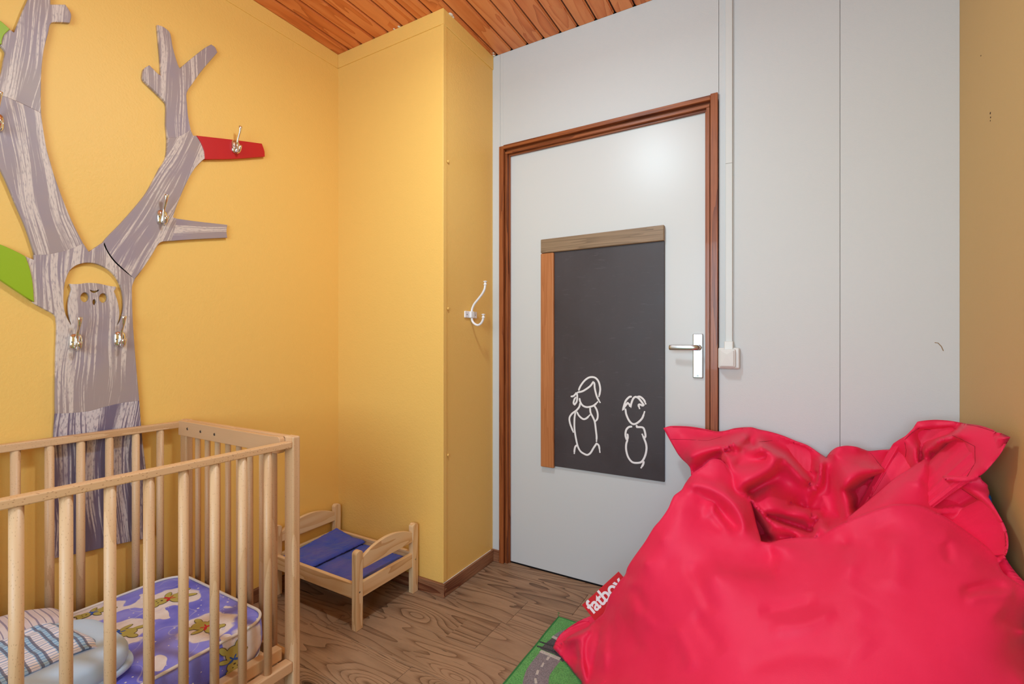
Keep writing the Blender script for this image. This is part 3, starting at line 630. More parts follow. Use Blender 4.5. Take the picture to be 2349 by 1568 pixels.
[[-0.1179,1.8223,0.7422],[-0.1179,1.822,0.7222],[-0.1208,1.7838,0.714]],
[[-0.1138,1.8923,0.7285],[-0.0953,1.864,0.7168]],
[[-0.0649,1.8642,0.7309],[0.0022,1.8913,0.6945],[0.0472,1.9027,0.647],[0.086,1.9043,0.6049]],
[[-0.1745,1.6987,0.7233],[-0.1637,1.6705,0.6941],[-0.1537,1.6476,0.6664],[-0.1379,1.629,0.6451],[-0.1228,1.5967,0.6352]],
[[-0.1302,1.6921,0.685],[-0.0927,1.7124,0.6968],[-0.0547,1.7144,0.7125]],
[[-0.1228,1.5967,0.6352],[-0.0917,1.6047,0.6541],[-0.0637,1.6248,0.6666],[-0.0336,1.6588,0.683],[-0.0028,1.7164,0.7114]],
[[-0.1055,1.7537,0.5782],[-0.0694,1.7683,0.605],[-0.041,1.7727,0.6287],[-0.018,1.7633,0.6604]],
[[-0.0879,1.6701,0.5873],[-0.0411,1.6731,0.6205]],
[[-0.0411,1.6731,0.6205],[0.0008,1.6907,0.5892],[0.0445,1.6983,0.5698],[0.0882,1.6587,0.562],[0.1033,1.6226,0.5548]],
[[0.002,1.7468,0.6727],[0.0315,1.7586,0.6285],[0.0562,1.7748,0.5939]],
[[0.017,1.7721,0.5582],[0.0522,1.8054,0.5443],[0.0884,1.7984,0.5464]],
[[0.098,1.9164,0.634],[0.0908,1.8371,0.5996],[0.0888,1.8154,0.5706],[0.0873,1.8014,0.5453]],
[[-0.0512,1.6051,0.5694],[-0.0119,1.6269,0.5683],[0.0341,1.6483,0.5566],[0.0835,1.6546,0.5612]],
[[-0.0813,1.6384,0.5824],[-0.0512,1.6053,0.568]],
[[-0.0488,1.6861,0.5361],[-0.0053,1.727,0.5127],[0.043,1.7328,0.5005],[0.073,1.7197,0.4999]],
[[-0.1002,1.5857,0.6215],[-0.0736,1.5785,0.5908],[-0.0385,1.567,0.5602],[0.0018,1.5763,0.545],[0.0285,1.5877,0.5361],[0.0559,1.5966,0.525]],
[[-0.0371,1.6017,0.5161],[-0.0118,1.6114,0.5046],[0.018,1.6341,0.4986]],
[[-0.1012,1.641,0.6004],[-0.0911,1.7305,0.539],[-0.0805,1.7823,0.4953],[-0.0683,1.8102,0.4494],[-0.0543,1.784,0.4419],[-0.0374,1.7259,0.4429]],
[[-0.0711,1.6845,0.4495],[-0.0161,1.5773,0.4977],[0.0284,1.5857,0.5066],[0.0796,1.5765,0.5233]],
[[0.0834,1.5687,0.5671],[0.0763,1.553,0.541]],
[[0.1032,1.5869,0.5638],[0.1076,1.5317,0.567]],
[[0.0996,1.7894,0.6981],[0.0922,1.7716,0.6536],[0.0849,1.7286,0.6273]],
[[0.0897,1.9099,0.662],[0.0812,1.909,0.6213],[0.0749,1.8903,0.5986]],
[[0.1138,1.8302,0.6705],[0.117,1.8399,0.6181],[0.1157,1.8194,0.5826],[0.0867,1.7917,0.5485]],
[[0.1367,1.8057,0.7223],[0.1717,1.8301,0.7277],[0.2087,1.8474,0.7131],[0.2397,1.8207,0.6986]],
[[0.2488,1.7591,0.7008],[0.2165,1.732,0.6956],[0.1939,1.7167,0.689],[0.1737,1.7011,0.6742],[0.1539,1.6899,0.6556]],
[[0.2686,1.8901,0.6603],[0.2346,1.897,0.6335],[0.2028,1.8855,0.6081],[0.1763,1.8513,0.6022]],
[[0.2353,1.9022,0.7204],[0.2608,1.8692,0.6934],[0.28,1.8366,0.6793]],
[[0.2917,1.9294,0.7121],[0.2957,1.892,0.6928]],
[[0.1594,1.7504,0.633],[0.168,1.739,0.5994],[0.1577,1.6558,0.5829]],
[[0.195,1.8599,0.5498],[0.2145,1.8985,0.5827],[0.2401,1.9,0.6052]],
[[0.2327,1.8038,0.6404],[0.2229,1.7924,0.6019]],
[[0.2637,1.8902,0.6147],[0.2448,1.8601,0.5769]],
[[0.1382,1.7921,0.6093],[0.1361,1.7978,0.5676]],
[[0.0635,1.6662,0.5304],[0.0925,1.7536,0.5323],[0.1441,1.7716,0.5421]],
[[0.11,1.6736,0.5369],[0.1311,1.6118,0.5605]],
[[0.0851,1.5698,0.5671],[0.071,1.5125,0.5548]],
[[0.0598,1.7742,0.5708],[0.076,1.7861,0.5265]]],[],[]],
["cone",0.12,[[0.3471,1.7583,0.7448],[0.3055,1.7309,0.7151],[0.2685,1.7041,0.6901],[0.2151,1.6505,0.6468],[0.1538,1.57,0.6055],[0.1413,1.5519,0.5925],[0.1759,1.5573,0.6084],[0.2419,1.5733,0.6386],[0.3024,1.6014,0.6407],[0.3254,1.6092,0.6335],[0.3986,1.6465,0.6376],[0.4074,1.6749,0.6432],[0.397,1.696,0.6716],[0.3802,1.7185,0.7054],[0.3634,1.7352,0.726]],
[[[0.3471,1.7583,0.7448],[0.3055,1.7309,0.7151],[0.2685,1.7041,0.6901],[0.2151,1.6505,0.6468],[0.1538,1.57,0.6055],[0.1413,1.5519,0.5925]],
[[0.3471,1.7583,0.7448],[0.3634,1.7352,0.726],[0.3802,1.7185,0.7054],[0.397,1.696,0.6716],[0.4074,1.6749,0.6432]],
[[0.3357,1.7112,0.7387],[0.3202,1.6737,0.7132],[0.3077,1.6507,0.6908]],
[[0.2874,1.6758,0.6946],[0.2582,1.6385,0.6706],[0.2082,1.5814,0.6366]],
[[0.3633,1.7153,0.7037],[0.3737,1.7072,0.6807],[0.3537,1.6796,0.6455]],
[[0.3322,1.6728,0.6993],[0.3414,1.6586,0.6626]],
[[0.1759,1.5573,0.6123],[0.2419,1.5733,0.6437],[0.3024,1.6014,0.6445],[0.3276,1.6105,0.6373],[0.3986,1.6465,0.6389]],
[[0.3759,1.6725,0.654],[0.396,1.6672,0.6486]]],[],
[[[[0.2851,1.6745,0.6973],[0.3009,1.6468,0.7013],[0.3254,1.6689,0.6901]],0.006,7,5,0],
[[[0.3202,1.6737,0.7132],[0.3322,1.6728,0.6967],[0.3482,1.6821,0.6887]],-0.006,10,7,0]]],
["strip",0.2,[[0.3171,1.6264,0.6292],[0.3573,1.6324,0.646],[0.4003,1.6456,0.6521],[0.426,1.6374,0.633],[0.4382,1.6155,0.6034],[0.4424,1.618,0.5767],[0.4114,1.6232,0.5681],[0.3573,1.6324,0.599]],
[[[0.3282,1.6329,0.6305],[0.3981,1.6444,0.6382],[0.426,1.6374,0.6231],[0.4382,1.6155,0.5961]]],
[[0.3683,1.6387,0.6117],[0.4114,1.6232,0.583]],
[[[[0.3894,1.6393,0.6382],[0.4131,1.6299,0.6156],[0.4256,1.6083,0.5888]],0.006,20,20,1]]],
["ear",0.1,[[0.2885,1.8415,0.7689],[0.295,1.7994,0.7885],[0.314,1.8175,0.7995],[0.3262,1.8225,0.8144],[0.3363,1.8284,0.826],[0.3434,1.8303,0.8424],[0.3638,1.8209,0.8492],[0.3887,1.8353,0.8506],[0.416,1.8225,0.8516],[0.4166,1.6887,0.864],[0.4285,1.6331,0.8684],[0.4417,1.5901,0.8654],[0.4576,1.5417,0.8576],[0.4417,1.5419,0.818],[0.4335,1.5542,0.7936],[0.4206,1.5571,0.7703],[0.4155,1.577,0.753],[0.4023,1.5873,0.7377],[0.3871,1.5989,0.7289],[0.371,1.6335,0.7152],[0.3534,1.6059,0.7309],[0.3648,1.7323,0.7269],[0.3566,1.7959,0.7308],[0.3289,1.8633,0.6797],[0.3107,1.8808,0.7033],[0.2996,1.8858,0.7222]],
[[[0.2885,1.8415,0.7689],[0.314,1.8175,0.7995],[0.3363,1.8284,0.826],[0.3434,1.8303,0.8424],[0.3887,1.8353,0.8506],[0.416,1.8225,0.8516],[0.4354,1.7983,0.852]],
[[0.3483,1.8205,0.824],[0.389,1.8366,0.8243],[0.4293,1.8073,0.839]],
[[0.3703,1.8994,0.797],[0.4026,1.9116,0.7936],[0.4246,1.899,0.8053]],
[[0.3476,1.8405,0.8105],[0.3101,1.8081,0.7891],[0.3141,1.8314,0.7441],[0.318,1.8411,0.7278]],
[[0.3327,1.7733,0.7751],[0.333,1.769,0.7534],[0.3302,1.76,0.7326]],
[[0.3575,1.8686,0.7624],[0.3565,1.8696,0.7235]],
[[0.2982,1.885,0.7252],[0.316,1.8838,0.7033],[0.3289,1.8633,0.6857]],
[[0.3189,1.794,0.7724],[0.3218,1.8104,0.7261]],
[[0.297,1.8401,0.7552],[0.3086,1.868,0.724]],
[[0.4166,1.6887,0.8632],[0.4002,1.6768,0.8476],[0.3862,1.6748,0.8324],[0.371,1.6766,0.8227],[0.3568,1.6845,0.8133]],
[[0.4393,1.8146,0.848],[0.4318,1.8359,0.8292],[0.4218,1.8619,0.8112],[0.4112,1.8786,0.8001],[0.3935,1.8842,0.7885]],
[[0.4166,1.6887,0.8632],[0.4285,1.6331,0.8684],[0.4417,1.5901,0.8654],[0.4576,1.5417,0.8576],[0.4417,1.5419,0.818],[0.4335,1.5542,0.7936],[0.4206,1.5571,0.7703],[0.4155,1.577,0.753],[0.4023,1.5873,0.7377],[0.3871,1.5989,0.7289],[0.371,1.6335,0.7152]],
[[0.3877,1.6815,0.8288],[0.4059,1.6456,0.8217],[0.4141,1.6124,0.8176]],
[[0.3849,1.7585,0.7824],[0.4089,1.7732,0.7603],[0.4208,1.738,0.7557]],
[[0.3617,1.6887,0.8091],[0.3568,1.7335,0.7854],[0.3446,1.7564,0.7657]],
[[0.3723,1.809,0.7555],[0.3886,1.8142,0.7422]],
[[0.4062,1.6466,0.814],[0.4138,1.6325,0.7715]],
[[0.4259,1.7592,0.7747],[0.4281,1.7435,0.7567]],
[[0.4141,1.6124,0.8176],[0.4134,1.6062,0.7773],[0.3979,1.6021,0.7407]],
[[0.3556,1.6072,0.7309],[0.3803,1.6088,0.7365],[0.3979,1.6021,0.7407]],
[[0.3752,1.6869,0.7257],[0.3974,1.6813,0.7327],[0.4115,1.6607,0.7497]],
[[0.3741,1.6642,0.771],[0.3772,1.7004,0.7333]],
[[0.3741,1.6642,0.771],[0.3925,1.6893,0.7444]],
[[0.3933,1.7231,0.7568],[0.4058,1.7082,0.7458]],
[[0.3709,1.7714,0.7353],[0.3766,1.739,0.7241]],
[[0.359,1.7861,0.7474],[0.3493,1.7916,0.7422]],
[[0.4133,1.7399,0.8039],[0.4194,1.7657,0.7862]],
[[0.3741,1.7091,0.8054],[0.3943,1.7452,0.7955]]],
[[0.4202,1.6151,0.8459],[0.4048,1.6562,0.8462],[0.4354,1.5797,0.838],[0.4216,1.5798,0.796],[0.4162,1.5726,0.7755]],[]],
["flap",0.12,[[0.3726,1.6841,0.7129],[0.397,1.6397,0.7225],[0.4312,1.6363,0.7382],[0.4333,1.6375,0.7303],[0.4389,1.6248,0.7238],[0.4489,1.6305,0.7116],[0.4419,1.6127,0.7068],[0.4343,1.5946,0.6986],[0.4345,1.5642,0.6885],[0.4391,1.5388,0.6694],[0.4421,1.5205,0.6532],[0.4445,1.512,0.6342],[0.4395,1.4926,0.6136],[0.4307,1.4815,0.5938],[0.4155,1.4727,0.5784],[0.4231,1.5351,0.5686],[0.4318,1.5984,0.5889],[0.4244,1.6453,0.6202],[0.3982,1.6447,0.6381],[0.3987,1.7292,0.6679]],
[[[0.3817,1.6893,0.6985],[0.3861,1.6742,0.7038],[0.3916,1.6406,0.7076],[0.409,1.6137,0.6976],[0.422,1.5949,0.6881],[0.4318,1.5665,0.6733],[0.4366,1.5445,0.6533]],
[[0.397,1.6397,0.7174],[0.4119,1.6251,0.7197],[0.4345,1.6085,0.7092]],
[[0.4489,1.6305,0.7116],[0.4343,1.5946,0.6986],[0.4345,1.5642,0.6885],[0.4391,1.5388,0.6694],[0.4421,1.5205,0.6532],[0.4445,1.512,0.6342],[0.4395,1.4926,0.6136],[0.4307,1.4815,0.5938]],
[[0.4034,1.7319,0.6786],[0.4144,1.728,0.6708],[0.4295,1.7096,0.6626],[0.444,1.6919,0.6521],[0.4549,1.6635,0.6325],[0.4515,1.6127,0.624]],
[[0.3982,1.6447,0.6406],[0.4078,1.6455,0.6459],[0.4329,1.664,0.6472]],
[[0.4193,1.6999,0.6533],[0.43,1.6966,0.6457]],
[[0.446,1.6995,0.6322],[0.4594,1.6938,0.6083]],
[[0.4564,1.6558,0.5905],[0.4561,1.6164,0.6212]],
[[0.439,1.5324,0.6304],[0.4384,1.5246,0.599]],
[[0.4479,1.6059,0.6015],[0.4301,1.5391,0.5825]],
[[0.4374,1.6528,0.6127],[0.4422,1.6044,0.5816]]],[],[]],
["edge",0.2,[[0.4396,1.5702,0.5715],[0.4435,1.5262,0.5853],[0.4452,1.5099,0.573],[0.457,1.4878,0.5524],[0.4729,1.4624,0.537],[0.4729,1.4624,0.5047],[0.4431,1.5375,0.5214]],
[[[0.4435,1.5262,0.5792],[0.4452,1.5099,0.573],[0.457,1.4878,0.5524],[0.4729,1.4624,0.537]],
[[0.4414,1.5712,0.5536],[0.452,1.5427,0.5317],[0.4655,1.4927,0.5251]]],[],[]],
["lowear",0.12,[[-0.5199,1.3536,0.0435],[-0.5856,1.4167,0.0139],[-0.6135,1.4358,0.0182],[-0.6609,1.4683,0.0182],[-0.6946,1.4849,0.0231],[-0.6936,1.5169,0.0376],[-0.7011,1.5731,0.0252],[-0.6698,1.5521,0.0622],[-0.6671,1.6056,0.0502],[-0.6302,1.5852,0.085],[-0.6189,1.6202,0.0697],[-0.5782,1.5903,0.0908],[-0.5662,1.5972,0.0724],[-0.5229,1.4624,0.0715],[-0.5095,1.3857,0.0272]],
[[[-0.6946,1.4849,0.0231],[-0.6936,1.5169,0.0376],[-0.6698,1.5521,0.0622],[-0.6302,1.5852,0.085],[-0.5782,1.5903,0.0908]],
[[-0.6952,1.5447,-0.0013],[-0.6847,1.5826,0.0126],[-0.6589,1.6104,0.0279],[-0.6189,1.6202,0.0507]],
[[-0.6712,1.4661,0.0382],[-0.6492,1.471,0.0691],[-0.6303,1.4751,0.0846],[-0.6026,1.4844,0.1029],[-0.5827,1.4891,0.1152],[-0.5617,1.4945,0.1275]],
[[-0.6946,1.4849,0.0231],[-0.6609,1.4683,0.0182],[-0.6135,1.4358,0.0182],[-0.5856,1.4167,0.0139],[-0.5199,1.3536,0.0435]],
[[-0.6058,1.4654,0.0787],[-0.5861,1.4438,0.047]],
[[-0.5615,1.4621,0.1331],[-0.5647,1.413,0.0998],[-0.5377,1.3704,0.0789],[-0.5157,1.3428,0.0518]],
[[-0.5497,1.4787,0.1035],[-0.5497,1.4469,0.0574],[-0.5164,1.3816,0.0393]]],[],[]],
]
TAG=[[-0.601, 1.5236, 0.1796], [-0.4829, 1.5514, 0.3102], [-0.5565, 1.5262, 0.139]]


# ------------------------------------------------------------------ the setting
fl = structure(obj('floor', box(XL - .1, XR + .1, YF - .1, YB + .1, -.08, -.0045), M['gap']))
rng = random.Random(3)
joint = {1.737: -0.7285, 1.557: -0.926, 1.197: -1.508, 1.017: -1.0757}
k = 0
row_edges = []
y = 1.917
while y > YF - .2:
    row_edges.append(round(y, 3))
    y -= .18
first = True
for y0 in row_edges:
    y1 = y0 + .18
    ya, yb = max(y0, YF), min(y1, YB + .02)
    key = min(joint, key=lambda q: abs(q - y0))
    j = joint[key] if abs(key - y0) < .02 else rng.uniform(-1.6, -.4)
    x = j - 1.22 * 3
    while x < XR + .1:
        xa, xb = max(x, XL), min(x + 1.22, XR)
        if xb - xa > .02:
            g = .0005
            b = box(xa + g, xb - g, ya + g, yb - g, -.0045, 0.0)
            bmesh.ops.bevel(b, geom=[e for e in b.edges if all(v.co.z > -.001 for v in e.verts)], offset=.0009,
                            segments=1, affect='EDGES')
            obj('plank', b, floor_wood('x'), fl)
        x += 1.22

ce = structure(obj('ceiling', box(XL - .1, XR + .1, YF - .1, YB + .1, ZC + .011, ZC + .1), M['gap']))
x = -1.147 - .0855 * 9
while x < XR:
    xa, xb = max(x + .0035, XL), min(x + .0855 - .0035, XR)
    if xb - xa > .01:
        b = box(xa, xb, YF, YB, ZC, ZC + .011)
        bmesh.ops.bevel(b, geom=[e for e in b.edges if all(v.co.z < ZC + .001 for v in e.verts) and abs(e.verts[0].co.x - e.verts[1].co.x) < 1e-4],
                        offset=.0045, segments=2, affect='EDGES')
        obj('ceiling_plank', b, ceiling_pine('y'), ce)
    x += .0855

for (xx, yy, r) in ((CX1 + .006, CY0 + .045, .012), (CX1 + .004, CY0 + .062, .008), (CX1 + .012, YB - .006, .009), (-1.236, YB - .025, .006), (-1.50, CY0 - .007, .008), (-1.53, CY0 - .007, .006)):
    b = bmesh.new()
    bmesh.ops.create_uvsphere(b, u_segments=10, v_segments=6, radius=r)
    bmesh.ops.scale(b, vec=(.8, 1.1, .35), verts=b.verts)
    bmesh.ops.translate(b, vec=(xx, yy, ZC - .001), verts=b.verts)
    obj('filler_blob', b, M['filler'], ce, smooth=True)

wl = structure(obj('wall_left', box(XL - .1, XL, YF - .1, YB + .1, -.05, ZC + .05), M['yellow']))
# boxed-in column in the corner
wc = structure(obj('wall_column', box(XL, CX1, CY0, YB, 0, ZC), M['yellow']))
# cover strips under the ceiling and the corner bead, all painted with the wall
structure(obj('trim_1', box(XL, XL + .005, YF, CY0 - .005, ZC - .068, ZC, .0015), M['yellow']))
structure(obj('trim_2', box(XL, CX1 + .005, CY0 - .005, CY0, ZC - .066, ZC, .0015), M['yellow']))
structure(obj('trim_3', box(CX1, CX1 + .005, CY0, YB, ZC - .066, ZC, .0015), M['yellow']))
bead = structure(obj('trim_4', join(box(CX1, CX1 + .004, CY0 - .003, CY0 + .02, .06, ZC - .066, .0012),
                                   box(CX1 - .012, CX1 + .001, CY0 - .003, CY0 + .001, .06, ZC - .066, .001)), M['yellow']))
for z in (1.855, 1.223, .594):
    b = bmesh.new()
    bmesh.ops.create_uvsphere(b, u_segments=12, v_segments=8, radius=.0065)
    bmesh.ops.scale(b, vec=(.6, 1, 1), verts=b.verts)
    bmesh.ops.translate(b, vec=(CX1 + .004, CY0 + .030, z), verts=b.verts)
    obj('screw_cap', b, M['yellow'], wc, smooth=True)

# back wall: a backing and white panels with narrow joints, around the door opening
DX0, DX1, DZ = -1.205, -.230, 2.03
wb = structure(obj('wall_back', box(CX1 - .02, XR + .1, YB + .03, YB + .1, -.05, ZC + .05), M['gap']))
for (xa, xb, za, zb) in ((CX1 - .005, -1.2135, 0, ZC), (-1.2125, DX0 + .01, 0, ZC), (DX0 + .01, -.2222, DZ - .01, ZC),
                         (-.2208, .1650, 0, ZC), (.1662, XR, 0, ZC)):
    obj('wall_panel', box(xa, xb, YB, YB + .03, za, zb, .0006), M['white'], wb)
structure(obj('wall_right', box(XR, XR + .1, YF - .1, YB + .1, -.05, ZC + .05), M['tan']))
# wall behind the camera with a window
wf = structure(obj('wall_front', join(box(XL, XR, YF - .1, YF, 0, .80), box(XL, XR, YF - .1, YF, 2.12, ZC),
                                      box(XL, -1.12, YF - .1, YF, .8, 2.12), box(.42, XR, YF - .1, YF, .8, 2.12)), M['white']))
wi = structure(obj('window_1', join(box(-1.12, .42, YF - .08, YF - .02, .80, .86, .004), box(-1.12, .42, YF - .08, YF - .02, 2.06, 2.12, .004),
                                    box(-1.12, -1.06, YF - .08, YF - .02, .86, 2.06, .004), box(.36, .42, YF - .08, YF - .02, .86, 2.06, .004),
                                    box(-.38, -.32, YF - .08, YF - .02, .86, 2.06, .004)), M['white_plastic']))

# skirting boards of worn red-brown wood
structure(obj('baseboard_left', box(XL, XL + .013, YF, CY0 - .013, 0, .056, .002), skirting_wood('y')))
structure(obj('baseboard_1', box(XL, CX1 + .013, CY0 - .013, CY0, 0, .056, .002), skirting_wood('x')))
structure(obj('baseboard_2', box(CX1, CX1 + .013, CY0, YB - .013, 0, .056, .002), skirting_wood('y')))
structure(obj('baseboard_3', box(CX1, -1.213, YB - .013, YB, 0, .056, .002), skirting_wood('x')))
structure(obj('baseboard_4', box(-.221, XR, YB - .013, YB, 0, .056, .002), skirting_wood('x')))
structure(obj('baseboard_right', box(XR - .013, XR, YF, YB - .013, 0, .056, .002), skirting_wood('y')))
# a thin white line standing in for faint scuffs on the column's skirting
structure(obj('trim_5', box(CX1 + .0005, CX1 + .005, CY0 - .002, YB - .02, .056, .0572, .001), M['filler']))

# old holes and scuffs on the painted walls
wr = bpy.data.objects['wall_right']
for (yy, zz, r) in ((1.730, 1.690, .0030), (1.728, 1.678, .0022), (1.73, 1.67, .0018), (1.80, 1.88, .0018)):
    obj('nail_hole', cyl((XR - .0006, yy, zz), 'x', r, .003, 10), M['hole'], wr)
obj('scuff_mark', tube([(.415, YB - .0005, 1.078), (.423, YB - .0005, 1.077), (.431, YB - .0005, 1.066), (.436, YB - .0005, 1.052)], .0011, 6),
    plain('brown_scuff', (150, 112, 60), .7), wb)

# door with its hardwood frame
door = structure(obj('door_1', box(-1.165, -.262, 2.006, 2.012, .006, 1.992, .001), M['door_white']))
fr = bpy.data.objects.new('trim_6', None)
COL.objects.link(fr)
structure(fr)
for s, (xo, xi) in (('l', (-1.211, -1.1865)), ('r', (-.2235, -.250))):
    a, c = sorted((xo, xi))
    obj('frame_post', box(a, c, 1.969, 2.014, 0, 2.034 if s == 'l' else 2.041, .0015), mahogany('z'), fr)
    d = 1 if s == 'l' else -1
    a, c = sorted((xi, xi + d * .004))
    obj('frame_groove', box(a, c, 1.992, 2.014, 0, 2.018), M['gap'] if False else mahogany('z'), fr)
    a, c = sorted((xi + d * .004, xi + d * .0165))
    obj('frame_stop', box(a, c, 1.982, 2.014, 0, 2.000, .0012), mahogany('z'), fr)
    a, c = sorted((xi + d * .0165, xi + d * .0225))
    obj('frame_rebate', box(a, c, 1.996, 2.014, 0, 1.992, .0008), mahogany('z'), fr)
obj('frame_head', box(-1.1865, -.250, 1.969, 2.014, 2.018, 2.037, .0015), mahogany('x'), fr)
obj('frame_groove', box(-1.1865, -.250, 1.992, 2.014, 2.008, 2.018), mahogany('x'), fr)
obj('frame_stop', box(-1.1825, -.254, 1.980, 2.014, 1.996, 2.008, .0012), mahogany('x'), fr)
obj('frame_rebate', box(-1.170, -.266, 1.994, 2.014, 1.988, 1.996, .0008), mahogany('x'), fr)

# ------------------------------------------------------------------ tree-shaped coat rack on the left wall
tree = root('tree_coat_rack', (XL, .62, .55), 'mauve-grey wooden tree cut-out with owl hole and coloured branches on yellow wall', 'coat rack')
labels = {'red_branch': 'red branch', 'green_branch': 'lime green branch', 'upper_green_branch': 'lime green branch',
          'trunk': 'trunk with cut-out owl', 'trunk_base': 'darker trunk base with streaky paint'}


def centroid(L):
    return Vector((sum(p[0] for p in L) / len(L), sum(p[1] for p in L) / len(L)))


for nm, d in TREE.items():
    g = (Vector(d['g'][1]) - Vector(d['g'][0])).normalized()
    c = centroid(d['o'])
    s = Vector((g.y, -g.x))

    def loc2(L, sub=4):
        return [((p - c).dot(s), (p - c).dot(g)) for p in spline(L, sub, True)]
    colour = M['red_paint'] if nm == 'red_branch' else M['green_paint'] if 'green' in nm else M['bark_base'] if nm == 'trunk_base' else M['bark']
    th = .0165 if ('green' in nm or nm == 'red_branch') else .0130
    me = plate([loc2(d['o'])] + [loc2(h) for h in d['h']], th, .0012)
    name = nm
    o = link(name, me, colour, tree, (XL + .0004, c.x, c.y), labels.get(nm))
    # local x -> across the grain, local y -> along it, local z -> out of the wall
    o.rotation_mode = 'QUATERNION'
    o.rotation_quaternion = Matrix(((0, 0, 1), (s.x, g.x, 0), (s.y, g.y, 0))).to_quaternion()


def make_hook(y, z, x0):
    """Chrome double coat hook: domed plate with a central rib, long upper prong, short lower prong."""
    def rr(hw, hh, r=.85, n=32):
        L = []
        for k in range(n):
            a = 2 * PI * k / n
            ca, sa = math.cos(a), math.sin(a)
            L.append((hw * math.copysign(abs(ca) ** .62, ca), hh * math.copysign(abs(sa) ** .62, sa)))
        return L
    b = bmesh.new()
    prof = [(1.0, 0), (1.0, .003), (.96, .006), (.86, .0085), (.6, .0105), (.25, .0115)]
    rings = []
    for sc, h in prof:
        rings.append([b.verts.new((x0 + h, y + q[0] * sc, z + q[1] * (sc if sc > .9 else sc * 1.02))) for q in rr(.0165, .026)])
    for A, B in zip(rings, rings[1:]):
        for k in range(32):
            b.faces.new((A[k], A[(k + 1) % 32], B[(k + 1) % 32], B[k]))
    b.faces.new(rings[-1])
    h = obj('coat_hook', b, M['chrome'], tree, smooth=True, origin=(x0, y, z), label='chrome coat hook')
    P = lambda L: [(x0 + a, y, z + c) for a, c in L]
    obj('upper_prong', tube(P([(.006, -.0235), (.011, -.020), (.0135, -.010), (.0135, .004), (.0145, .016), (.019, .028), (.027, .042), (.033, .054), (.036, .066), (.0375, .074), (.0377, .0755)]),
                            [(.0038, .003), (.0046, .004), (.0048, .0045), (.0046, .0045), (.0042, .0042), (.0037, .0036), (.0036, .0036), (.0043, .004), (.0055, .0048), (.0068, .0056), (.005, .004)], 14),
        M['chrome'], h, smooth=True)
    obj('lower_prong', tube(P([(.009, -.021), (.017, -.0245), (.026, -.0235), (.0325, -.017), (.035, -.008), (.0355, .000), (.0356, .0012)]),
                            [(.004, .0035), (.0042, .0036), (.0045, .0036), (.0052, .0036), (.006, .004), (.0068, .0048), (.005, .0036)], 14),
        M['chrome'], h, smooth=True)
    for s_ in (-1, 1):
        obj('screw', cyl((x0 + .0085, y + s_ * .0107, z - .001), 'x', .0026, .0022, 10), M['screw'], h)
    return h


h0 = make_hook(.5890, 1.0805, XL + .0132)
for (yy, zz, xx) in ((.7000, 1.0895, XL + .0132), (.8220, 1.5170, XL + .0132), (1.0770, 1.8540, XL + .0168), (.4190, 1.690, XL + .0132)):
    c = copy(h0, 'coat_hook', tree, (xx, yy, zz))
    for ch in list(h0.children):
        copy(ch, ch.name.split('.')[0], c, wpos(c) + Vector(ch.location))

# ------------------------------------------------------------------ white hook on the column's side
wh = root('wall_hook', (CX1, 1.79, 1.205), 'white enamelled double hat hook on the yellow column beside the door', 'hook')
obj('mounting_plate', box(CX1, CX1 + .007, 1.742, 1.838, 1.190, 1.221, .003, 2), M['white_enamel'], wh, smooth=False)
obj('clip', box(CX1 + .004, CX1 + .017, 1.777, 1.803, 1.190, 1.221, .004, 3), M['white_enamel'], wh)
Q = lambda L: [(CX1 + a, 1.79, c) for a, c in L]
up = [(.010, 1.200), (.010, 1.222), (.0135, 1.236), (.024, 1.254), (.046, 1.276), (.068, 1.299), (.080, 1.319), (.0835, 1.337)]
obj('upper_arm', tube(Q([tuple(p) for p in spline(up, 4)]), .0052, 12), M['white_enamel'], wh, smooth=True)
dn = [(.010, 1.205), (.010, 1.186), (.015, 1.173), (.029, 1.161), (.045, 1.157), (.060, 1.164), (.069, 1.176), (.0735, 1.188)]
obj('lower_arm', tube(Q([tuple(p) for p in spline(dn, 4)]), .0052, 12), M['white_enamel'], wh, smooth=True)
for (a, z) in ((.0835, 1.337), (.0735, 1.188)):
    obj('knob', tube([(CX1 + a, 1.79, z + t) for t in (-.002, .001, .004, .007, .0095, .0125, .0145, .016, .018, .0195)],
                     [.005, .0068, .0078, .0066, .0042, .0042, .0075, .0092, .0088, .004], 16), M['white_enamel'], wh, smooth=True)
for yy in (1.757, 1.823):
    obj('screw', cyl((CX1 + .0066, yy, 1.205), 'x', .003, .0012, 10), M['screw'], wh)

# ------------------------------------------------------------------ door handle, chalkboard, switch
dh = root('door_handle', (-.300, 2.006, 1.02), 'satin aluminium lever handle on long plate on the white door', 'door handle')
obj('back_plate', box(-.3195, -.2805, 1.9965, 2.006, .936, 1.113, .004, 3), M['steel'], dh)
obj('collar', cyl((-.296, 1.9965, 1.058), '-y', .0115, .010, 24, bev=.002), M['steel'], dh, smooth=True)
lv = [(-.296, 1.990), (-.296, 1.964), (-.301, 1.956), (-.312, 1.952), (-.340, 1.951), (-.370, 1.952), (-.396, 1.955), (-.399, 1.957)]
lp = spline(lv, 4)
obj('lever', tube([(p[0], p[1], 1.058) for p in lp], [(.0060, .0105)] * len(lp), 16), M['steel'], dh, smooth=True)
for z in (1.103, .946):
    obj('screw', cyl((-.300, 1.9968, z), '-y', .0036, .0016, 14), M['screw'], dh)

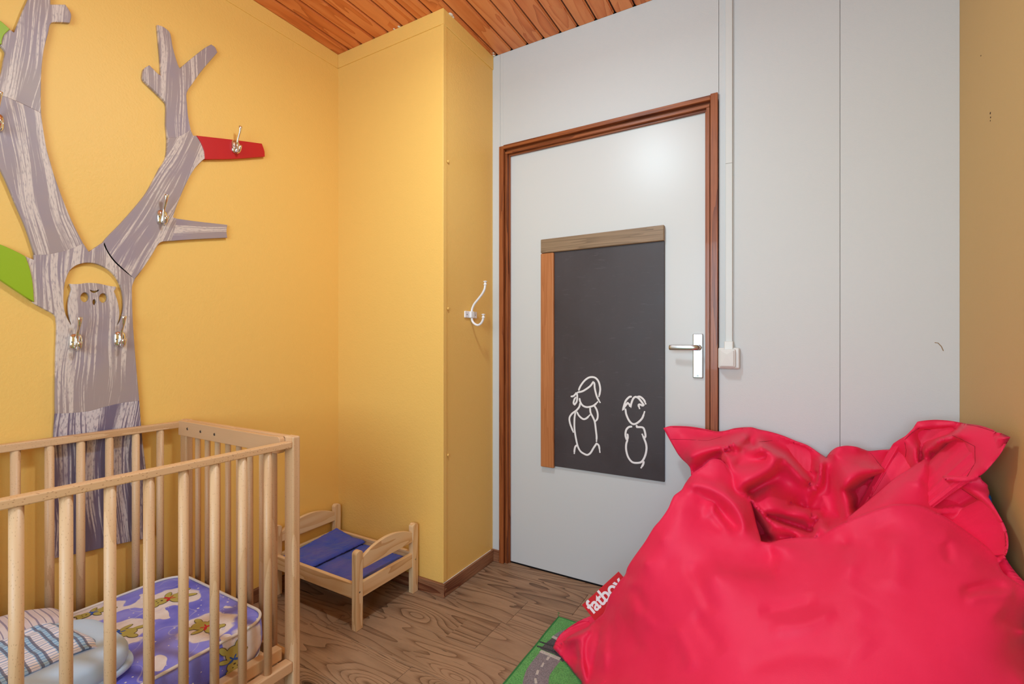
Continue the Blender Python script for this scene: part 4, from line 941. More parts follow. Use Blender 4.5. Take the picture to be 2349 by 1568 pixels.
cb = root('chalkboard', (-.70, 2.006, 1.0), 'tall black chalkboard with two oak borders screwed onto the white door', 'chalkboard')
t = NT('chalkboard_slate')
o_ = t.obj()
sm = t.grey(t.noise(t.vec('MULTIPLY', o_, (3.0, 1.0, 2.0)), 1.5, 5.0, .6), .35, .75)
scr = t.grey(t.noise(t.vec('MULTIPLY', o_, (14, 1, 90)), 1.0, 3.0, .7), .60, .80)
dust = t.grey(t.noise(t.vec('MULTIPLY', o_, (420, 1, 420)), 1.0, 1.0), .72, .80)
colr = t.mix(t.math('MULTIPLY', sm, .55), lin((58, 50, 52)), lin((78, 71, 73)))
colr = t.mix(t.math('MULTIPLY', scr, .28), colr, lin((120, 114, 118)))
colr = t.mix(t.math('MULTIPLY', dust, .35), colr, lin((150, 145, 148)))
t.bump(t.noise(o_, 220.0, 2.0), .10, .0006)
M['slate'] = t.done(colr, t.math('ADD', .42, t.math('MULTIPLY', sm, .2)), spec=.5)
obj('slate_panel', box(-.9250, -.4285, 1.9955, 2.006, .5045, 1.496, .0012), M['slate'], cb)
obj('top_border', box(-.9920, -.4283, 1.9855, 2.006, 1.4955, 1.5600, .004, 3), wood('smoked_oak', 'x', (82, 66, 48), (128, 104, 78), (150, 124, 96), rings=6, across=30, fibre=.9, contrast=.6), cb, label='greyish brown oak board')
obj('side_border', box(-.9920, -.9252, 1.9855, 2.006, .4965, 1.4935, .004, 3), wood('orange_oak', 'z', (128, 70, 34), (172, 104, 56), (190, 122, 72), rings=6, across=30, fibre=1.0, contrast=.5), cb, label='orange brown oak board')


def chalk(name, lines, label):
    parts = []
    for L in lines:
        P = spline(L, 5, False, 75)
        n = len(P)
        w = [.0040 * (0.75 + .35 * math.sin(PI * min(1, i / 6)) * 1.0) if i < 3 or i > n - 4 else .0042 for i in range(n)]
        parts.append(tube([(p[0], 1.9953, p[1]) for p in P], [(a, a * .35) if False else a for a in w], 8))
    b = join(*parts)
    for v in b.verts:                       # chalk is a thin film: press the strokes flat on the board
        v.co.y = 1.9953 + (v.co.y - 1.9953) * .22
    obj(name, b, M['chalk'], cb, label=label)


chalk('chalk_drawing', CHALK['girl'], 'white outline of a girl')
chalk('chalk_drawing', CHALK['boy'], 'white outline of a boy')

sw = root('light_switch', (-.185, YB, 1.02), 'white square surface-mounted light switch on the white wall beside the door frame', 'switch')
obj('back_box', box(-.2215, -.1475, 1.960, YB, .9790, 1.0585, .006, 4), M['white_plastic'], sw)
obj('cover', box(-.2165, -.1600, 1.946, 1.962, .9845, 1.0530, .005, 4), M['white_plastic'], sw)
b = box(-.2110, -.1655, 1.9425, 1.948, .9890, 1.0485, .0012, 1)
obj('rocker_frame', b, M['white_plastic'], sw)
b = bmesh.new()                                             # rocker with a hollow triangular thumb grip
x0, x1, z0, z1 = -.2100, -.1665, .9900, 1.0475
g = [b.verts.new(p) for p in ((x0, 1.9405, z0), (x1, 1.9405, z0), (x1, 1.9405, z1), (x0, 1.9405, z1), ((x0 + x1) / 2, 1.9365, z1 - .014))]
for f in ((0, 1, 4), (1, 2, 4), (2, 3, 4), (3, 0, 4)):
    b.faces.new([g[i] for i in f])
h = [b.verts.new(p) for p in ((x0, 1.944, z0), (x1, 1.944, z0), (x1, 1.944, z1), (x0, 1.944, z1))]
for i in range(4):
    b.faces.new((g[i], h[i], h[(i + 1) % 4], g[(i + 1) % 4]))
bmesh.ops.recalc_face_normals(b, faces=b.faces)
obj('rocker', b, M['white_plastic'], sw)
obj('cable_entry', box(-.2000, -.1690, 1.9560, YB, 1.050, 1.083, .003, 2), M['white_plastic'], sw)
cd = root('cable_duct', (-.184, YB, 1.8), 'narrow white cable duct running up the white wall from the switch', 'cable duct')
obj('duct', box(-.1965, -.1725, 1.9710, YB, 1.078, 1.760, .0012), M['duct'], cd)
obj('duct', box(-.1965, -.1725, 1.9710, YB, 1.7606, ZC, .0012), M['duct'], cd)

# ------------------------------------------------------------------ crib
YE = .879                                                        # inner face of the end panel posts
XP0, XP1 = -1.291, -1.249                                          # near post
XQ0, XQ1 = -1.893, -1.853                                          # far post
crib = root('crib', (-1.57, .27, 0), 'beech baby crib with round bars standing along the yellow wall', 'crib')
for (a, c, nm) in ((XP0, XP1, 'post'), (XQ0, XQ1, 'post')):
    obj('post', box(a, c, YE, YE + .025, 0, .8015, .005, 3), beech('z'), crib)
    obj('post', box(a, c, -.385, -.36, 0, .8015, .005, 3), beech('z'), crib)
for yy in (YE, -.385):
    obj('end_rail', box(XQ1, XP0, yy + .003, yy + .023, .752, .8000, .003, 2), beech_plain('x'), crib)
    obj('lower_end_rail', box(XQ1, XP0, yy + .003, yy + .023, .110, .150, .003, 2), beech_plain('x'), crib)
# inner board with a rounded end and three metal inserts
pts = [(-1.868, .750), (-1.300, .750), (-1.292, .7515), (-1.287, .756), (-1.2855, .765), (-1.2855, .785), (-1.2875, .7945), (-1.293, .799), (-1.302, .8005),
       (-1.34, .7985), (-1.40, .7985), (-1.868, .8005)]
ib = obj('end_board', prism(pts, 'y', YE - .017, YE - .0005, .0012), beech_plain('x'), crib)
for (xx, zz) in ((-1.806, .777), (-1.7207, .7755), (-1.6347, .7745)):
    obj('metal_insert', tube([(xx, YE - .0168, zz), (xx, YE - .0182, zz)], [.0052, .0044], 14), M['screw'], ib)
    obj('insert_hole', cyl((xx, YE - .0180, zz), '-y', .0026, .0004, 12), M['hole'], ib)
# bars
b0 = obj('end_bar', cyl((-1.797, YE + .013, .145), 'z', .0088, .612, 16), beech('z'), crib, smooth=True)
for i in range(1, 8):
    copy(b0, 'end_bar', crib, wpos(b0) + Vector((.0627 * i, 0, 0)))
for yy in (-.372,):
    for i in range(8):
        copy(b0, 'end_bar', crib, (-1.797 + .0627 * i, yy, wpos(b0).z))
s0 = obj('side_bar', cyl((-1.2655, .8115, .135), 'z', .0108, .64, 18), beech('z'), crib, smooth=True)
for i in range(1, 16):
    copy(s0, 'side_bar', crib, wpos(s0) + Vector((0, -.0721 * i, 0)))
for i in range(16):
    copy(s0, 'side_bar', crib, Vector((-1.8755, .8090 - .0712 * i, wpos(s0).z + .008)))
obj('side_rail', box(-1.2800, -1.2520, -.36, YE, .7690, .7870, .0025, 2), beech_rail('y'), crib)
obj('side_rail', box(-1.8890, -1.8630, -.36, YE, .7750, .7970, .0025, 2), beech('y'), crib)
obj('lower_side_rail', box(-1.2820, -1.2500, -.36, YE, .1130, .1430, .003, 2), beech_plain('y'), crib)
obj('lower_side_rail', box(-1.8890, -1.8590, -.36, YE, .1130, .1430, .003, 2), beech_plain('y'), crib)
obj('base_rail', box(-1.3130, -1.2835, -.34, .8680, .1430, .1790, .003, 2), beech_plain('y'), crib)
obj('base_rail', box(-1.8585, -1.8480, -.34, .8680, .1430, .1790, .003, 2), beech_plain('y'), crib)
for i in range(9):
    yy = .850 - .135 * i
    obj('base_slat', box(-1.830, -1.313, yy - .05, yy, .1440, .1560, .002), beech_plain('x'), crib)

# ------------------------------------------------------------------ mattress with clouds, stars and teddy bears
MX0, MX1, MY0, MY1, MZ0, MZ1 = -1.846, -1.316, -.330, .858, .1570, .2680
bears = [  # x, y, heading (degrees, feet -> head), size, bow, on the side?
    (-1.672, .752, -98, .115, 'red', False), (-1.420, .722, 20, .100, 'red', False), (-1.590, .590, -140, .105, 'blue', False),
    (-1.785, .600, -100, .09, 'blue', False)]
t = NT('printed_mattress_cotton')
o_ = t.obj()
p = o_
n1 = t.noise(p, 8.0, 3.0, .55)
warp = t.vec('MULTIPLY', t.vec('SUBTRACT', t.n('ShaderNodeTexNoise').outputs[1], (.5, .5, .5)), (.0, .0, .0))
ndw = t.n('ShaderNodeTexNoise')
t.put(ndw.inputs['Vector'], p)
ndw.inputs['Scale'].default_value = 14.0
wv = t.vec('ADD', p, t.vec('MULTIPLY', t.vec('SUBTRACT', ndw.outputs[1], (.5, .5, .5)), (.07, .07, .02)))
mc = Vector(((MX0 + MX1) / 2, (MY0 + MY1) / 2, (MZ0 + MZ1) / 2))
dist = None
for (bx, by, a, sz, bow, side) in bears + [(-1.330, .775, 0, .14, 'x', True)]:
    cxyz = (bx - mc.x, by - mc.y, (.055 if not side else .0))
    d = t.vec('DISTANCE', wv, cxyz)
    d = t.math('ADD', d, 0.0 if not side else .012)
    dist = d if dist is None else t.math('MINIMUM', dist, d)
cl1 = t.grey(dist, .074, .068)
ndc = t.noise(t.vec('MULTIPLY', wv, (11, 15, 11)), 1.0, .0)
cl2 = t.grey(ndc, .655, .67)
cloud = t.math('MAXIMUM', cl1, cl2)
sv = t.n('ShaderNodeTexVoronoi')
t.put(sv.inputs['Vector'], p)
sv.inputs['Scale'].default_value = 58.0
starsz = t.math('MULTIPLY', sep(t, sv.outputs[1])[1], .13)
star = t.math('MULTIPLY', t.math('LESS_THAN', t.math('SUBTRACT', sv.outputs[0], t.math('ADD', starsz, .07)), 0.0), t.math('GREATER_THAN', sep(t, sv.outputs[1])[0], .42))
blue = t.mix(t.grey(n1, .32, .68), lin((104, 104, 218)), lin((156, 154, 244)))
cotton = t.mix(t.grey(t.noise(p, 30.0, 3.0), .3, .7), lin((246, 236, 234)), lin((234, 218, 214)))
c_ = t.mix(star, blue, lin((240, 232, 232)))
c_ = t.mix(cloud, c_, cotton)
# quilting lines, faint and pale
q1 = t.math('ABSOLUTE', t.math('SUBTRACT', t.noise(p, 9.0, 1.0), .5))
c_ = t.mix(t.math('MULTIPLY', t.grey(q1, .006, .003), .5), c_, lin((206, 200, 232)))
t.bump(t.math('ADD', t.noise(p, 320.0, 2.0), t.math('MULTIPLY', t.noise(p, 16.0, 3.0), 6.0)), .25, .0025)
M['mattress'] = t.done(c_, .75, spec=.25, sheen=.1)
M['piping'] = plain('cream_piping', (236, 226, 216), .6)
M['bear'] = plain('printed_bear_yellow', (190, 176, 92), .8)
M['bear_line'] = plain('printed_bear_outline', (92, 74, 48), .8)
M['bow_red'] = plain('printed_red', (206, 40, 50), .8)
M['bow_blue'] = plain('printed_blue', (52, 96, 190), .8)


def rrect(x0, x1, y0, y1, r, n=7):
    L = []
    for (cx, cy, a0) in ((x1 - r, y1 - r, 0), (x0 + r, y1 - r, 90), (x0 + r, y0 + r, 180), (x1 - r, y0 + r, 270)):
        for k in range(n + 1):
            a = math.radians(a0 + 90 * k / n)
            L.append((cx + r * math.cos(a), cy + r * math.sin(a)))
    return L


def mz(x, y):
    """Top of the mattress: a little crowned."""
    u = (x - MX0) / (MX1 - MX0)
    v = (y - MY0) / (MY1 - MY0)
    u, v = min(max(u, 0), 1), min(max(v, 0), 1)
    return MZ1 + .009 * (1 - (2 * u - 1) ** 4) * (1 - (2 * v - 1) ** 8) + .002 * noise.noise(Vector((x * 9, y * 9, 0)))


base = rrect(MX0, MX1, MY0, MY1, .075, 10)
N = len(base)
b = bmesh.new()
rings = []
cx_, cy_ = (MX0 + MX1) / 2, (MY0 + MY1) / 2


def ring(ins, z, fz=None):
    L = rrect(MX0 + ins, MX1 - ins, MY0 + ins, MY1 - ins, max(.075 - ins * .4, .02), 10)
    return [b.verts.new((q[0], q[1], fz(q[0], q[1]) if fz else z)) for q in L]


prof = [(.05, MZ0), (.012, MZ0), (.004, MZ0 + .012), (-.001, MZ0 + .035), (-.002, MZ0 + .055), (-.001, MZ0 + .08), (.001, MZ1 - .010), (.004, MZ1 - .003)]
for ins, z in prof:
    rings.append(ring(ins, z))
for ins in (.012, .03, .06, .09, .12, .15, .18, .21, .24):
    rings.append(ring(ins, 0, mz))
for A, B in zip(rings, rings[1:]):
    for k_ in range(N):
        b.faces.new((A[k_], A[(k_ + 1) % N], B[(k_ + 1) % N], B[k_]))
b.faces.new(list(reversed(rings[0])))
b.faces.new(rings[-1])
matt = obj('mattress', b, M['mattress'], smooth=True, origin=mc)
tag(matt, 'violet-blue cot mattress printed with clouds, stars and yellow teddy bears inside the crib', 'mattress')
L = rrect(MX0 + .003, MX1 - .003, MY0 + .003, MY1 - .003, .073, 10)
obj('piping', tube([(q[0], q[1], MZ1 + .0005) for q in L + L[:2]], .0042, 8), M['piping'], matt, smooth=True)
L = rrect(MX0 + .006, MX1 - .006, MY0 + .006, MY1 - .006, .073, 10)
obj('piping', tube([(q[0], q[1], MZ0 + .008) for q in L + L[:2]], .004, 8), M['piping'], matt, smooth=True)


def bear(place, sz, bow):
    """Printed teddy bear: flat shapes laid on the fabric. place(u, v, h) maps bear space onto the cloth."""
    def ell(cx, cy, rx, ry, rot=0, n=18):
        a = math.radians(rot)
        return [(cx + rx * math.cos(q) * math.cos(a) - ry * math.sin(q) * math.sin(a), cy + rx * math.cos(q) * math.sin(a) + ry * math.sin(q) * math.cos(a))
                for q in [2 * PI * k / n for k in range(n)]]
    body = [ell(-.13, .02, .25, .19), ell(.27, 0, .185, .20), ell(.42, .17, .075, .075), ell(.42, -.17, .075, .075), ell(-.38, .19, .16, .075, 155),
            ell(-.36, -.20, .17, .075, 20), ell(-.02, .25, .065, .15, 25), ell(.0, -.24, .065, .15, -30)]
    grow = lambda L, e: [(p[0] + (p[0] - sum(q[0] for q in L) / len(L)) * e, p[1] + (p[1] - sum(q[1] for q in L) / len(L)) * e) for p in L]

    def mesh(name, loops, h, mat, parent=matt):
        bm = bmesh.new()
        for i, L in enumerate(loops):
            cx = sum(q[0] for q in L) / len(L)
            cy = sum(q[1] for q in L) / len(L)
            c = bm.verts.new(place(cx * sz, cy * sz, h + i * 1e-5))
            V = [bm.verts.new(place(q[0] * sz, q[1] * sz, h + i * 1e-5)) for q in L]
            for k in range(len(V)):
                bm.faces.new((c, V[k], V[(k + 1) % len(V)]))
        bmesh.ops.recalc_face_normals(bm, faces=bm.faces)
        return obj(name, bm, mat, parent)
    ol = []
    for L in body:
        cx = sum(q[0] for q in L) / len(L)
        cy = sum(q[1] for q in L) / len(L)
        O = []
        for q in L:
            d = Vector((q[0] - cx, q[1] - cy))
            O.append((q[0] + d.x / d.length * .016, q[1] + d.y / d.length * .016))
        ol.append(O)
    w = mesh('printed_bear', ol, .0005, M['bear_line'])
    mesh('bear_body', body, .0008, M['bear'], w)
    bw = [ell(.09, .07, .085, .04, 60), ell(.09, -.07, .085, .04, -60), ell(.05, .0, .03, .03), ell(-.02, .05, .07, .022, 150), ell(-.02, -.05, .07, .022, 30)]
    mesh('bow', bw, .0011, M['bow_red'] if bow == 'red' else M['bow_blue'], w)
    mesh('face', [ell(.32, .06, .02, .02), ell(.32, -.06, .02, .02), ell(.22, 0, .028, .036)], .0011, M['bear_line'], w)


for (bx, by, a, sz, bow, side) in bears:
    ca, sa = math.cos(math.radians(a)), math.sin(math.radians(a))
    bear(lambda u, v, h: (bx + u * ca - v * sa, by + u * sa + v * ca, mz(bx + u * ca - v * sa, by + u * sa + v * ca) + h), sz, bow)
bear(lambda u, v, h: (MX1 + .0022 + h - .00005 * 0, .742 + v * 1.0 + u * .15, .2130 - u * .8), .105, 'blue')

# ------------------------------------------------------------------ bedding in the crib
def plaid(name, ground, white, dark, blue, px, py, wide):
    t = NT(name)
    s = sep(t, t.obj())
    wob = t.math('MULTIPLY', t.math('SUBTRACT', t.noise(t.obj(), 9.0, 2.0), .5), .010)
    fy = t.math('FRACT', t.math('DIVIDE', t.math('ADD', t.math('ADD', s[1], wob), 10.0), py))
    fx = t.math('FRACT', t.math('DIVIDE', t.math('ADD', t.math('ADD', s[0], wob), 10.0), px))

    def band(f, a, c):
        return t.math('MULTIPLY', t.math('GREATER_THAN', f, a), t.math('LESS_THAN', f, c))
    col = t.mix(band(fy, .45, .95), lin(ground), lin(white))
    if blue:
        for a, c in ((.05, .14), (.42, .48), (.70, .76)):
            col = t.mix(t.math('MULTIPLY', band(fx, a, c), .8), col, lin(blue))
    for a, c in wide:
        col = t.mix(t.math('MULTIPLY', band(fy, a, c), .78), col, lin(dark))
    t.bump(t.noise(t.obj(), 420.0, 2.0), .2, .0006)
    return t.done(col, .8, spec=.2, sheen=.15)


M['plaid'] = plaid('blue_plaid_cotton', (172, 208, 240), (238, 234, 244), (92, 86, 112), (60, 130, 200), .034, .034, ((.0, .15), (.36, .51)))
M['pink_plaid'] = plaid('pale_pink_plaid_cotton', (224, 208, 210), (230, 216, 214), (128, 118, 150), None, .030, .028, ((.0, .14), (.55, .63)))
M['pale_blue'] = plain('pale_blue_cotton', (200, 226, 255), .75, bump=.3, bscale=60)


def cushion(x0, x1, y0, y1, z0, z1, ex=.45, ez=.6, amp=.004, freq=14.0, nu=72, nv=36, seed=0.0):
    b = bmesh.new()
    c = Vector(((x0 + x1) / 2, (y0 + y1) / 2, (z0 + z1) / 2))
    h = Vector(((x1 - x0) / 2, (y1 - y0) / 2, (z1 - z0) / 2))
    f = lambda v, e: math.copysign(abs(v) ** e, v)
    R = []
    for j in range(1, nv):
        ph = -PI / 2 + PI * j / nv
        r = []
        for i in range(nu):
            th = 2 * PI * i / nu
            d = Vector((f(math.cos(ph), ez) * f(math.cos(th), ex), f(math.cos(ph), ez) * f(math.sin(th), ex), f(math.sin(ph), ez)))
            p = c + Vector((d.x * h.x, d.y * h.y, d.z * h.z))
            w = noise.noise(p * freq + Vector((seed, 0, 0))) + .5 * noise.noise(p * freq * 2.3 + Vector((0, seed, 0)))
            p.z += amp * w * (1 if d.z > -.2 else 0)
            r.append(b.verts.new(p))
        R.append(r)
    for A, B in zip(R, R[1:]):
        for i in range(nu):
            b.faces.new((A[i], A[(i + 1) % nu], B[(i + 1) % nu], B[i]))
    b.faces.new(list(reversed(R[0])))
    b.faces.new(R[-1])
    return b


dv = obj('folded_duvet', cushion(-1.665, -1.340, -.30, .545, .279, .3665, .40, .55, .003, 9.0), M['pale_blue'], smooth=True)
tag(dv, 'folded pale blue duvet with a blue plaid top lying on the mattress', 'duvet')


def sheet(x0, x1, y0, y1, zf, nx, ny, th=.004):
    b = bmesh.new()
    T = [[b.verts.new((x0 + (x1 - x0) * i / nx, y0 + (y1 - y0) * j / ny, 0)) for i in range(nx + 1)] for j in range(ny + 1)]
    for r in T:
        for v in r:
            v.co = Vector(zf(v.co.x, v.co.y))
    for j in range(ny):
        for i in range(nx):
            b.faces.new((T[j][i], T[j][i + 1], T[j + 1][i + 1], T[j + 1][i]))
    e = bmesh.ops.extrude_face_region(b, geom=b.faces[:])
    bmesh.ops.translate(b, verts=[v for v in e['geom'] if isinstance(v, bmesh.types.BMVert)], vec=(0, 0, -th))
    bmesh.ops.recalc_face_normals(b, faces=b.faces)
    return b


def cover_z(x, y):
    u = (x + 1.650) / .235
    z = .3690 + .006 * math.sin(u * PI) + .005 * noise.noise(Vector((x * 22, y * 7, 3))) + .003 * noise.noise(Vector((x * 40, y * 22, 8)))
    z -= .055 * max(0, (y - .455) / .06) ** 2
    z -= .022 * max(0, (-1.61 - x) / .04) ** 2
    yy = y - .035 * max(0, (y - .3) / .2) * (1 - u) ** 2
    return (x + .004 * noise.noise(Vector((x * 9, y * 16, 1))), yy, z)


obj('plaid_cover', sheet(-1.650, -1.412, -.28, .512, cover_z, 46, 120), M['plaid'], dv, smooth=True, label='blue plaid top')
obj('lining', cushion(-1.672, -1.352, -.28, .556, .2785, .304, .35, .4, .002, 9.0), M['pale_blue'], dv, smooth=True)
pl = obj('pillow', cushion(-1.846, -1.668, -.28, .520, .279, .358, .5, .75, .006, 11.0, seed=4.0), M['pink_plaid'], smooth=True)
tag(pl, 'pale pink checked pillow lying behind the duvet against the crib bars', 'pillow')

# ------------------------------------------------------------------ doll bed
X0, X1 = -1.897, -1.381
YA, YD = 1.233, 1.576
bed = root('doll_bed', (-1.64, 1.405, 0), 'small pine doll bed with arched ends standing in the corner by the column', 'doll bed')


def leg(x0, x1, y0, y1, h=.297):
    r = (y1 - y0) / 2
    L = [(y0, 0), (y1, 0)] + [((y0 + y1) / 2 + r * math.cos(a), h - r * .8 + r * .8 * math.sin(a)) for a in [PI * k / 10 for k in range(11)]]
    return prism(L, 'x', x0, x1, .0022)


for (a, c) in ((X1 - .025, X1), (X0, X0 + .025)):
    for (p, q) in ((YA, YA + .033), (YD - .033, YD)):
        lg = obj('leg', leg(a, c, p, q), pine('z'), bed)
        if c == X1:
            obj('screw', tube([(c - .001, (p + q) / 2, .142), (c + .0008, (p + q) / 2, .142)], [.0036, .003], 12), M['screw'], lg)


def arch(x0, x1, zb=.2200, za=.262, zp=.298):
    y0, y1 = YA + .031, YD - .031
    n = 16
    L = [(y0, zb), (y1, zb)]
    for k in range(n + 1):
        u = k / n
        L.append((y1 + (y0 - y1) * u, za + (zp - za) * (1 - (2 * u - 1) ** 2)))
    return prism(L, 'x', x0, x1, .002)


obj('footboard', arch(X1 - .0205, X1 - .0045), pine('y'), bed)
obj('headboard', arch(X0 + .0045, X0 + .0205), pine('y'), bed)
obj('end_rail', box(X1 - .0205, X1 - .0045, YA + .032, YD - .032, .114, .171, .002, 2), pine('y'), bed)
obj('end_rail', box(X0 + .0045, X0 + .0205, YA + .032, YD - .032, .114, .171, .002, 2), pine('y'), bed)
obj('side_rail', box(X0 + .024, X1 - .024, YA + .006, YA + .022, .114, .171, .002, 2), pine('x'), bed)
obj('side_rail', box(X0 + .024, X1 - .024, YD - .022, YD - .006, .114, .171, .002, 2), pine('x'), bed)
obj('bottom_board', box(X0 + .0205, X1 - .0205, YA + .022, YD - .022, .118, .124), pine('x'), bed)

t = NT('blue_quilted_cotton')
o_ = t.obj()
nb = t.noise(o_, 34.0, 3.0, .6)
t.bump(t.math('ADD', t.math('MULTIPLY', nb, 3.0), t.noise(o_, 500.0, 2.0)), .35, .003)
M['blue_cloth'] = t.done(t.mix(t.grey(t.noise(o_, 9.0, 3.0), .35, .7), lin((58, 84, 184)), lin((94, 92, 178))), .8, spec=.2, sheen=.2)


def quilt(x0, x1, y0, y1, z0, h, border, lift=None, nx=90, ny=60, seed=0.0):
    """Padded cloth with a gathered, stitched border."""
    b = bmesh.new()

    def top(i, j):
        u, v = i / nx, j / ny
        x, y = x0 + (x1 - x0) * u, y0 + (y1 - y0) * v
        e = min(u * (x1 - x0), (1 - u) * (x1 - x0), v * (y1 - y0), (1 - v) * (y1 - y0))
        edge = min(1.0, (e / .012)) ** .5
        st = math.exp(-((e - border) / .003) ** 2)
        pk = math.sin((x + y if e == u * (x1 - x0) or e == (1 - u) * (x1 - x0) else x - y) * 480 + 3 * noise.noise(Vector((x * 60, y * 60, seed)))) * (1 if e < border else 0)
        z = z0 + h * (.25 + .75 * edge) - .0035 * st + .0012 * pk + .0035 * noise.noise(Vector((x * 26, y * 26, seed))) * (e > border) + .002 * noise.noise(Vector((x * 60, y * 50, seed + 5)))
        if lift:
            z += lift(u, v)
        return (x, y, z)
    T = [[b.verts.new(top(i, j)) for i in range(nx + 1)] for j in range(ny + 1)]
    for j in range(ny):
        for i in range(nx):
            b.faces.new((T[j][i], T[j][i + 1], T[j + 1][i + 1], T[j + 1][i]))
    e = bmesh.ops.extrude_face_region(b, geom=b.faces[:])
    for v in e['geom']:
        if isinstance(v, bmesh.types.BMVert):
            v.co.z -= h * .25 if lift else (v.co.z - z0)
    bmesh.ops.recalc_face_normals(b, faces=b.faces)
    return b


q = obj('doll_quilt', quilt(X0 + .022, X1 - .0215, YA + .0225, YD - .0225, .1245, .026, .020, seed=1.0), M['blue_cloth'], smooth=True)
tag(q, 'flat blue quilted doll mattress lying inside the pine doll bed', 'quilt')
q2 = obj('doll_blanket', quilt(X0 + .032, -1.672, YA + .024, YD - .030, .1535, .016, .016,
                              lambda u, v: .034 * max(0, 1 - u * 1.7) * max(0, v - .25) + .004 * u, 56, 70, 6.0), M['blue_cloth'], smooth=True)
tag(q2, 'small folded blue quilted doll blanket at the head of the doll bed', 'blanket')

# ------------------------------------------------------------------ play rug
t = NT('green_pile')
o_ = t.obj()
f1 = t.noise(o_, 330.0, 3.0, .7)
f2 = t.noise(o_, 22.0, 4.0, .6)
gc = t.mix(t.grey(f1, .35, .65), lin((56, 132, 54)), lin((118, 206, 100)))
gc = t.mix(t.math('MULTIPLY', t.grey(f2, .5, .75), .45), gc, lin((66, 122, 52)))
t.bump(f1, .9, .004)
M['pile'] = t.done(gc, .95, spec=.1, sheen=.3)


def pile(name, a, c):
    t = NT(name)
    o_ = t.obj()
    f = t.noise(o_, 330.0, 3.0, .7)
    t.bump(f, .9, .004)
    return t.done(t.mix(t.grey(f, .35, .65), lin(a), lin(c)), .95, spec=.1, sheen=.3)


M['road'] = pile('grey_pile', (104, 96, 98), (166, 154, 156))
M['road_dark'] = pile('dark_pile', (46, 42, 46), (96, 84, 88))
M['road_white'] = pile('cream_pile', (184, 174, 160), (226, 216, 204))
M['road_black'] = pile('black_pile', (22, 20, 24), (48, 44, 48))
M['binding'] = plain('dark_green_binding', (48, 122, 60), .8, bump=.5, bscale=400)
RX0, RX1, RY0, RY1 = -.764, .36, -.30, 1.689


def rug_edge(n_=60):
    L = []
    w = lambda s, k: .004 * noise.noise(Vector((s * 7, k, 0)))
    for k in range(n_): L.append((RX0 + w(k / n_ * 2, 1), RY0 + (RY1 - RY0) * k / n_))
    for k in range(n_): L.append((RX0 + (RX1 - RX0) * k / n_, RY1 + w(k / n_, 2) - .010 * (k / n_)))
    for k in range(n_): L.append((RX1, RY1 - .01 - (RY1 - RY0) * k / n_))
    for k in range(n_): L.append((RX1 - (RX1 - RX0) * k / n_, RY0))
    return L


E_ = rug_edge()
b = bmesh.new()
lo = [b.verts.new((p[0], p[1], .0006)) for p in E_]
hi = [b.verts.new((p[0], p[1], .0085)) for p in E_]
for i in range(len(E_)):
    b.faces.new((lo[i], hi[i], hi[(i + 1) % len(E_)], lo[(i + 1) % len(E_)]))
b.faces.new(hi)
b.faces.new(list(reversed(lo)))
bmesh.ops.recalc_face_normals(b, faces=b.faces)
rug = obj('play_rug', b, M['pile'])
tag(rug, 'green play rug with a grey toy road lying under the red beanbag', 'rug')
obj('edge_binding', tube([(p[0], p[1], .0050) for p in E_ + E_[:1]], .0048, 8), M['binding'], rug, smooth=True)
obj('loose_thread', tube([(RX0 - .001, RY1, .008), (RX0 - .006, RY1 + .006, .013), (RX0 - .002, RY1 + .010, .018), (RX0 - .010, RY1 + .012, .016)], .0012, 5), M['binding'], rug)


def patch(name, key, mat, h):
    L = [tuple(p) for p in (spline(RUG[key], 4, True, 40) if len(RUG[key]) > 4 else [Vector(p) for p in RUG[key]])]
    bm = bmesh.new()
    V = [bm.verts.new((p[0], p[1], h)) for p in L]
    f = bm.faces.new(V)
    if f.normal.z < 0 or True:
        bmesh.ops.recalc_face_normals(bm, faces=bm.faces)
        f.normal_update()
        if f.normal.z < 0:
            bmesh.ops.reverse_faces(bm, faces=[f])
    e = bmesh.ops.extrude_face_region(bm, geom=bm.faces[:])
    bmesh.ops.translate(bm, verts=[v for v in e['geom'] if isinstance(v, bmesh.types.BMVert)], vec=(0, 0, -.0015))
    bmesh.ops.recalc_face_normals(bm, faces=bm.faces)
    bmesh.ops.triangulate(bm, faces=bm.faces[:])
    return obj(name, bm, mat, rug)


patch('road', 'road', M['road'], .0090)
patch('road', 'road2', M['road'], .0090)
patch('level_crossing', 'crossing', M['road_dark'], .0092)
for k_ in ('bar1', 'bar2', 'stub', 'd1', 'd2', 'd3'):
    patch('road_marking', k_, M['road_white'], .0095)
for k_ in ('r1', 'r2'):
    patch('rail', k_, M['road_black'], .0097)

# ------------------------------------------------------------------ red beanbag
t = NT('red_nylon')
o_ = t.obj()
wv = t.noise(o_, 700.0, 2.0)
soft = t.noise(o_, 7.0, 3.0, .55)
t.bump(t.math('ADD', t.math('MULTIPLY', wv, .06), t.math('MULTIPLY', soft, 1.2)), .35, .012)
cr = t.mix(t.grey(soft, .35, .7), lin((238, 38, 82)), lin((232, 30, 74)))
M['nylon'] = t.done(cr, .55, spec=.35, sheen=.05)
M['tag_red'] = plain('red_label_fabric', (204, 22, 34), .6)
M['tag_white'] = plain('white_print', (242, 240, 240), .6)
bag = root('beanbag', (-.02, 1.45, .01), 'large red nylon beanbag with floppy corners slumped against the white wall', 'beanbag')
# The cover is sculpted as overlapping sheets of cloth (front, back, fold, ears), each a smooth surface through
# crease lines given in room coordinates. A fan of bearings from the middle of the room orders them front to back.
POLE = np.array((0.0, 0.0, 1.08))
FX, FR = np.array((-.5, .8660254, 0.0)), np.array((.8660254, .5, 0.0))


